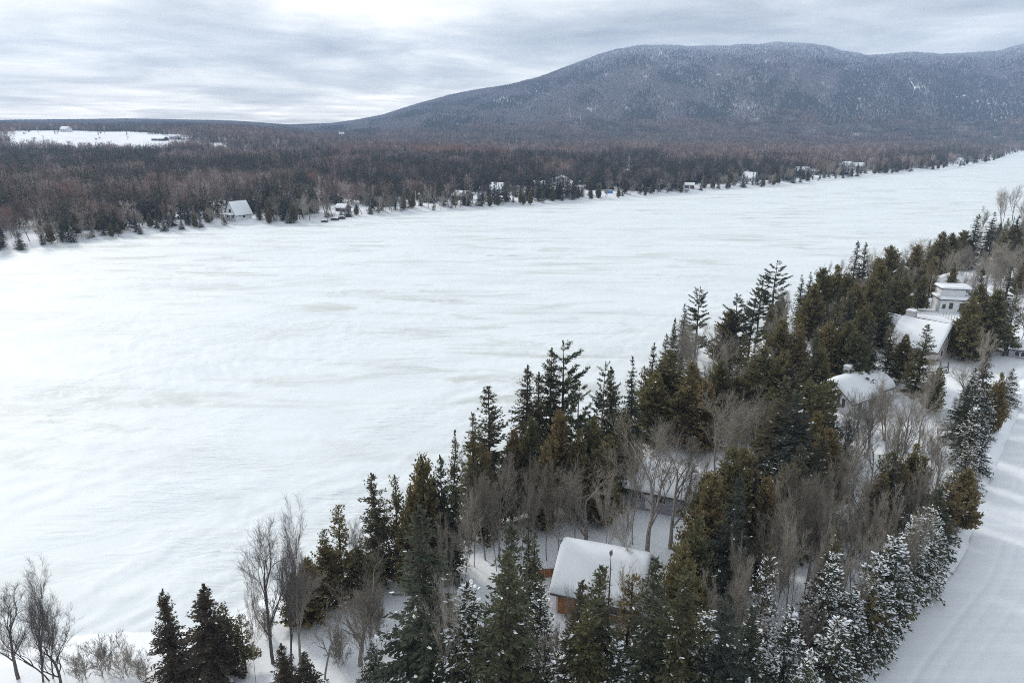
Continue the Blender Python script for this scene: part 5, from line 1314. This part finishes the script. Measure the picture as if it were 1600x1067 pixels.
def blue_shelter():
    x, y, z = FH['blue']; root = obj('boat_shelter', None, label='bright blue tarpaulin shelter on the far shore', category='shelter'); root.location = (x, y, z - .1); root.rotation_euler = (0, 0, R_(-6))
    g = Geo(); V = []; n = 9
    for xx in (-2.7, 2.7):
        for i in range(n): a = math.pi * i / (n - 1); V.append((xx, -math.cos(a) * 1.7, .9 * (0 if i in (0, n - 1) else 1) + math.sin(a) * 1.3))
    g.add(V, quads=[(i, i + 1, n + i + 1, n + i) for i in range(n - 1)]); part('cover', g, M_blue, root)
    for xx in (-2.705, 2.705):
        g = Geo(); box_geo(g, xx - .02, xx + .02, -1.5, 1.5, 0, 1.5); part('end_flap', g, M_blue, root)
    part('snow', snow_cap(lambda a, b: 1.55 + .65 * np.cos(b / 1.7 * 1.3), -2.5, 2.5, -.7, .9, .25, 6, .1, .4, 12, 10), M_roof_snow, root, True)
blue_shelter()
def pole(name, label, px, py, h, r, m, zg=None):
    z = 2.0
    for _ in range(5): x, y, _q = unp(px, py, z); z = hf(x, y)
    root = obj(name, None, label=label, category='pole'); root.location = (x, y, z)
    g = Geo(); tubes(g, [(0, 0, -.5)], [(0, 0, h)], [r], [r * .6], 6); part('shaft', g, m, root)
    g = Geo(); lumps(g, [(0, 0, h)], [(1, 0, 0)], [r * 1.6], [r * 1.6], [r * 2]); part('finial', g, m, root)
pole('flagpole', 'thin pale flagpole on the open far shore beside bare trees', 650, 322, 8.5, .16, M_trim)
pole('flagpole', 'thin white pole next to the blue shelter', 943, 311, 7.5, .15, M_white)
def docks(label, px, py, L, W, h, rot, seed):
    x, y, _ = unp(px, py, .2); root = obj('stored_boat', None, label=label, category='boat'); root.location = (x, y, .1); root.rotation_euler = (0, 0, R_(rot))
    n = 11; s = np.linspace(-1, 1, n); w = W / 2 * (1 - np.abs(s) ** 2.6 * .8); z = h * (1 - .35 * np.abs(s) ** 2)
    V = []
    for i in range(n): V += [(s[i] * L / 2, -w[i], -.1), (s[i] * L / 2, -w[i] * .7, z[i] * .8), (s[i] * L / 2, w[i] * .7, z[i] * .8), (s[i] * L / 2, w[i], -.1)]
    g = Geo(); g.add(V, quads=[(4 * i + k, 4 * i + k + 1, 4 * i + 5 + k, 4 * i + 4 + k) for i in range(n - 1) for k in range(3)] + [(0, 1, 2, 3), (4 * n - 4, 4 * n - 3, 4 * n - 2, 4 * n - 1)])
    part('hull', g, M_darkwood, root)
    part('snow', snow_cap(lambda a, b: h * .8 * (1 - .35 * np.abs(a / (L / 2)) ** 2), -L * .42, L * .42, -W * .3, W * .3, .45, seed, .1, .5, 14, 10), M_roof_snow, root, True)
docks('upturned dark boat under snow, alone left of the boathouse', 507, 347, 3.4, 1.7, 1.2, 10, 1)
docks('upturned dark boat under snow, left of a pair before the boathouse', 523, 344, 4.4, 2.0, 1.5, -8, 2)
docks('upturned dark boat under snow, right of a pair before the boathouse', 534, 342, 3.8, 2.0, 1.7, 15, 3)
def shore_fence():
    a, b = unp(789, 320, 1.2), unp(815, 319, 1.2)
    root = obj('shore_fence', None, label='low white railing on the far shore below the green-roofed house', category='fence'); root.location = (a[0], a[1], 1.0)
    dx, dy = b[0] - a[0], b[1] - a[1]
    for i in range(8): f = i / 7; boxpart('post', root, M_white, dx * f - .08, dx * f + .08, dy * f - .08, dy * f + .08, -1, 1.3)
    for z in (.45, 1.2): g = Geo(); tubes(g, [(0, 0, z)], [(dx, dy, z)], [.09], [.09], 4); part('rail', g, M_white, root)
shore_fence()
# farm on the hill
def at_y(px, Y): return ((px - 800) / FPX * Y * math.cos(PITCH), Y)
for (px, Y, L, D, wh, rh, m, rot, nm, lab) in ((103, 1500, 20, 13, 5, 5.5, M_white, -20, 'farmhouse', 'pale farmhouse alone on the snowy hill field'), (248, 1270, 24, 14, 3.0, 3.4, M_darkwood, -12, 'barn', 'long dark barn on the hill field, nearer of two'), (272, 1300, 20, 13, 4.5, 3.5, M_grey, 25, 'farmhouse', 'snow-roofed farmhouse just behind the dark barn')):
    x, y = at_y(px, Y)
    house(nm, lab, (x, y, hf(x, y)), R_(rot), L, D, wh, rh, m, .8, .7, windows=[('f', -L * .28, 1.2, 1.8, 1.6), ('f', L * .28, 1.2, 1.8, 1.6)], doors=[('f', 0, 2.6, 2.6, M_grey)], seed=int(px), cat='house' if nm == 'farmhouse' else 'barn')
x, y = at_y(533, 2050); 
house('farmhouse', 'tiny white house alone at the foot of the mountain ridge', (x, y, hf(x, y) + 9), R_(20), 14, 10, 3.5, 5, M_white, .8, .7, windows=[('f', -4, 1.5, 2, 2), ('f', 4, 1.5, 2, 2)], doors=[('f', 0, 1.4, 2.4, M_grey)], seed=77, sink=12, cat='house')


# ------------------------------------------------------------------ the air
def build_haze():
    x0, x1, y0, y1, z0, z1 = -7600, 7600, -420, 5480, -2.0, 650.0
    V = [(x, y, z) for x in (x0, x1) for y in (y0, y1) for z in (z0, z1)]
    F = [(0, 1, 3, 2), (4, 6, 7, 5), (0, 4, 5, 1), (2, 3, 7, 6), (0, 2, 6, 4), (1, 5, 7, 3)]
    m = bpy.data.materials.new('winter_air'); m.use_nodes = True
    n, l = m.node_tree.nodes, m.node_tree.links
    n.remove(n['Principled BSDF'])
    v = N(n, 'ShaderNodeVolumePrincipled')
    v.inputs['Color'].default_value = (0.52, 0.70, 1.0, 1)
    v.inputs['Density'].default_value = HAZE
    v.inputs['Anisotropy'].default_value = 0.0
    l.new(v.outputs[0], n['Material Output'].inputs['Volume'])
    obj('haze', np_mesh('haze', V, [np.array(F)], [m]), kind='stuff', label='thin blue winter haze over the valley', category='haze')
HAZE = 0.000125
build_haze()
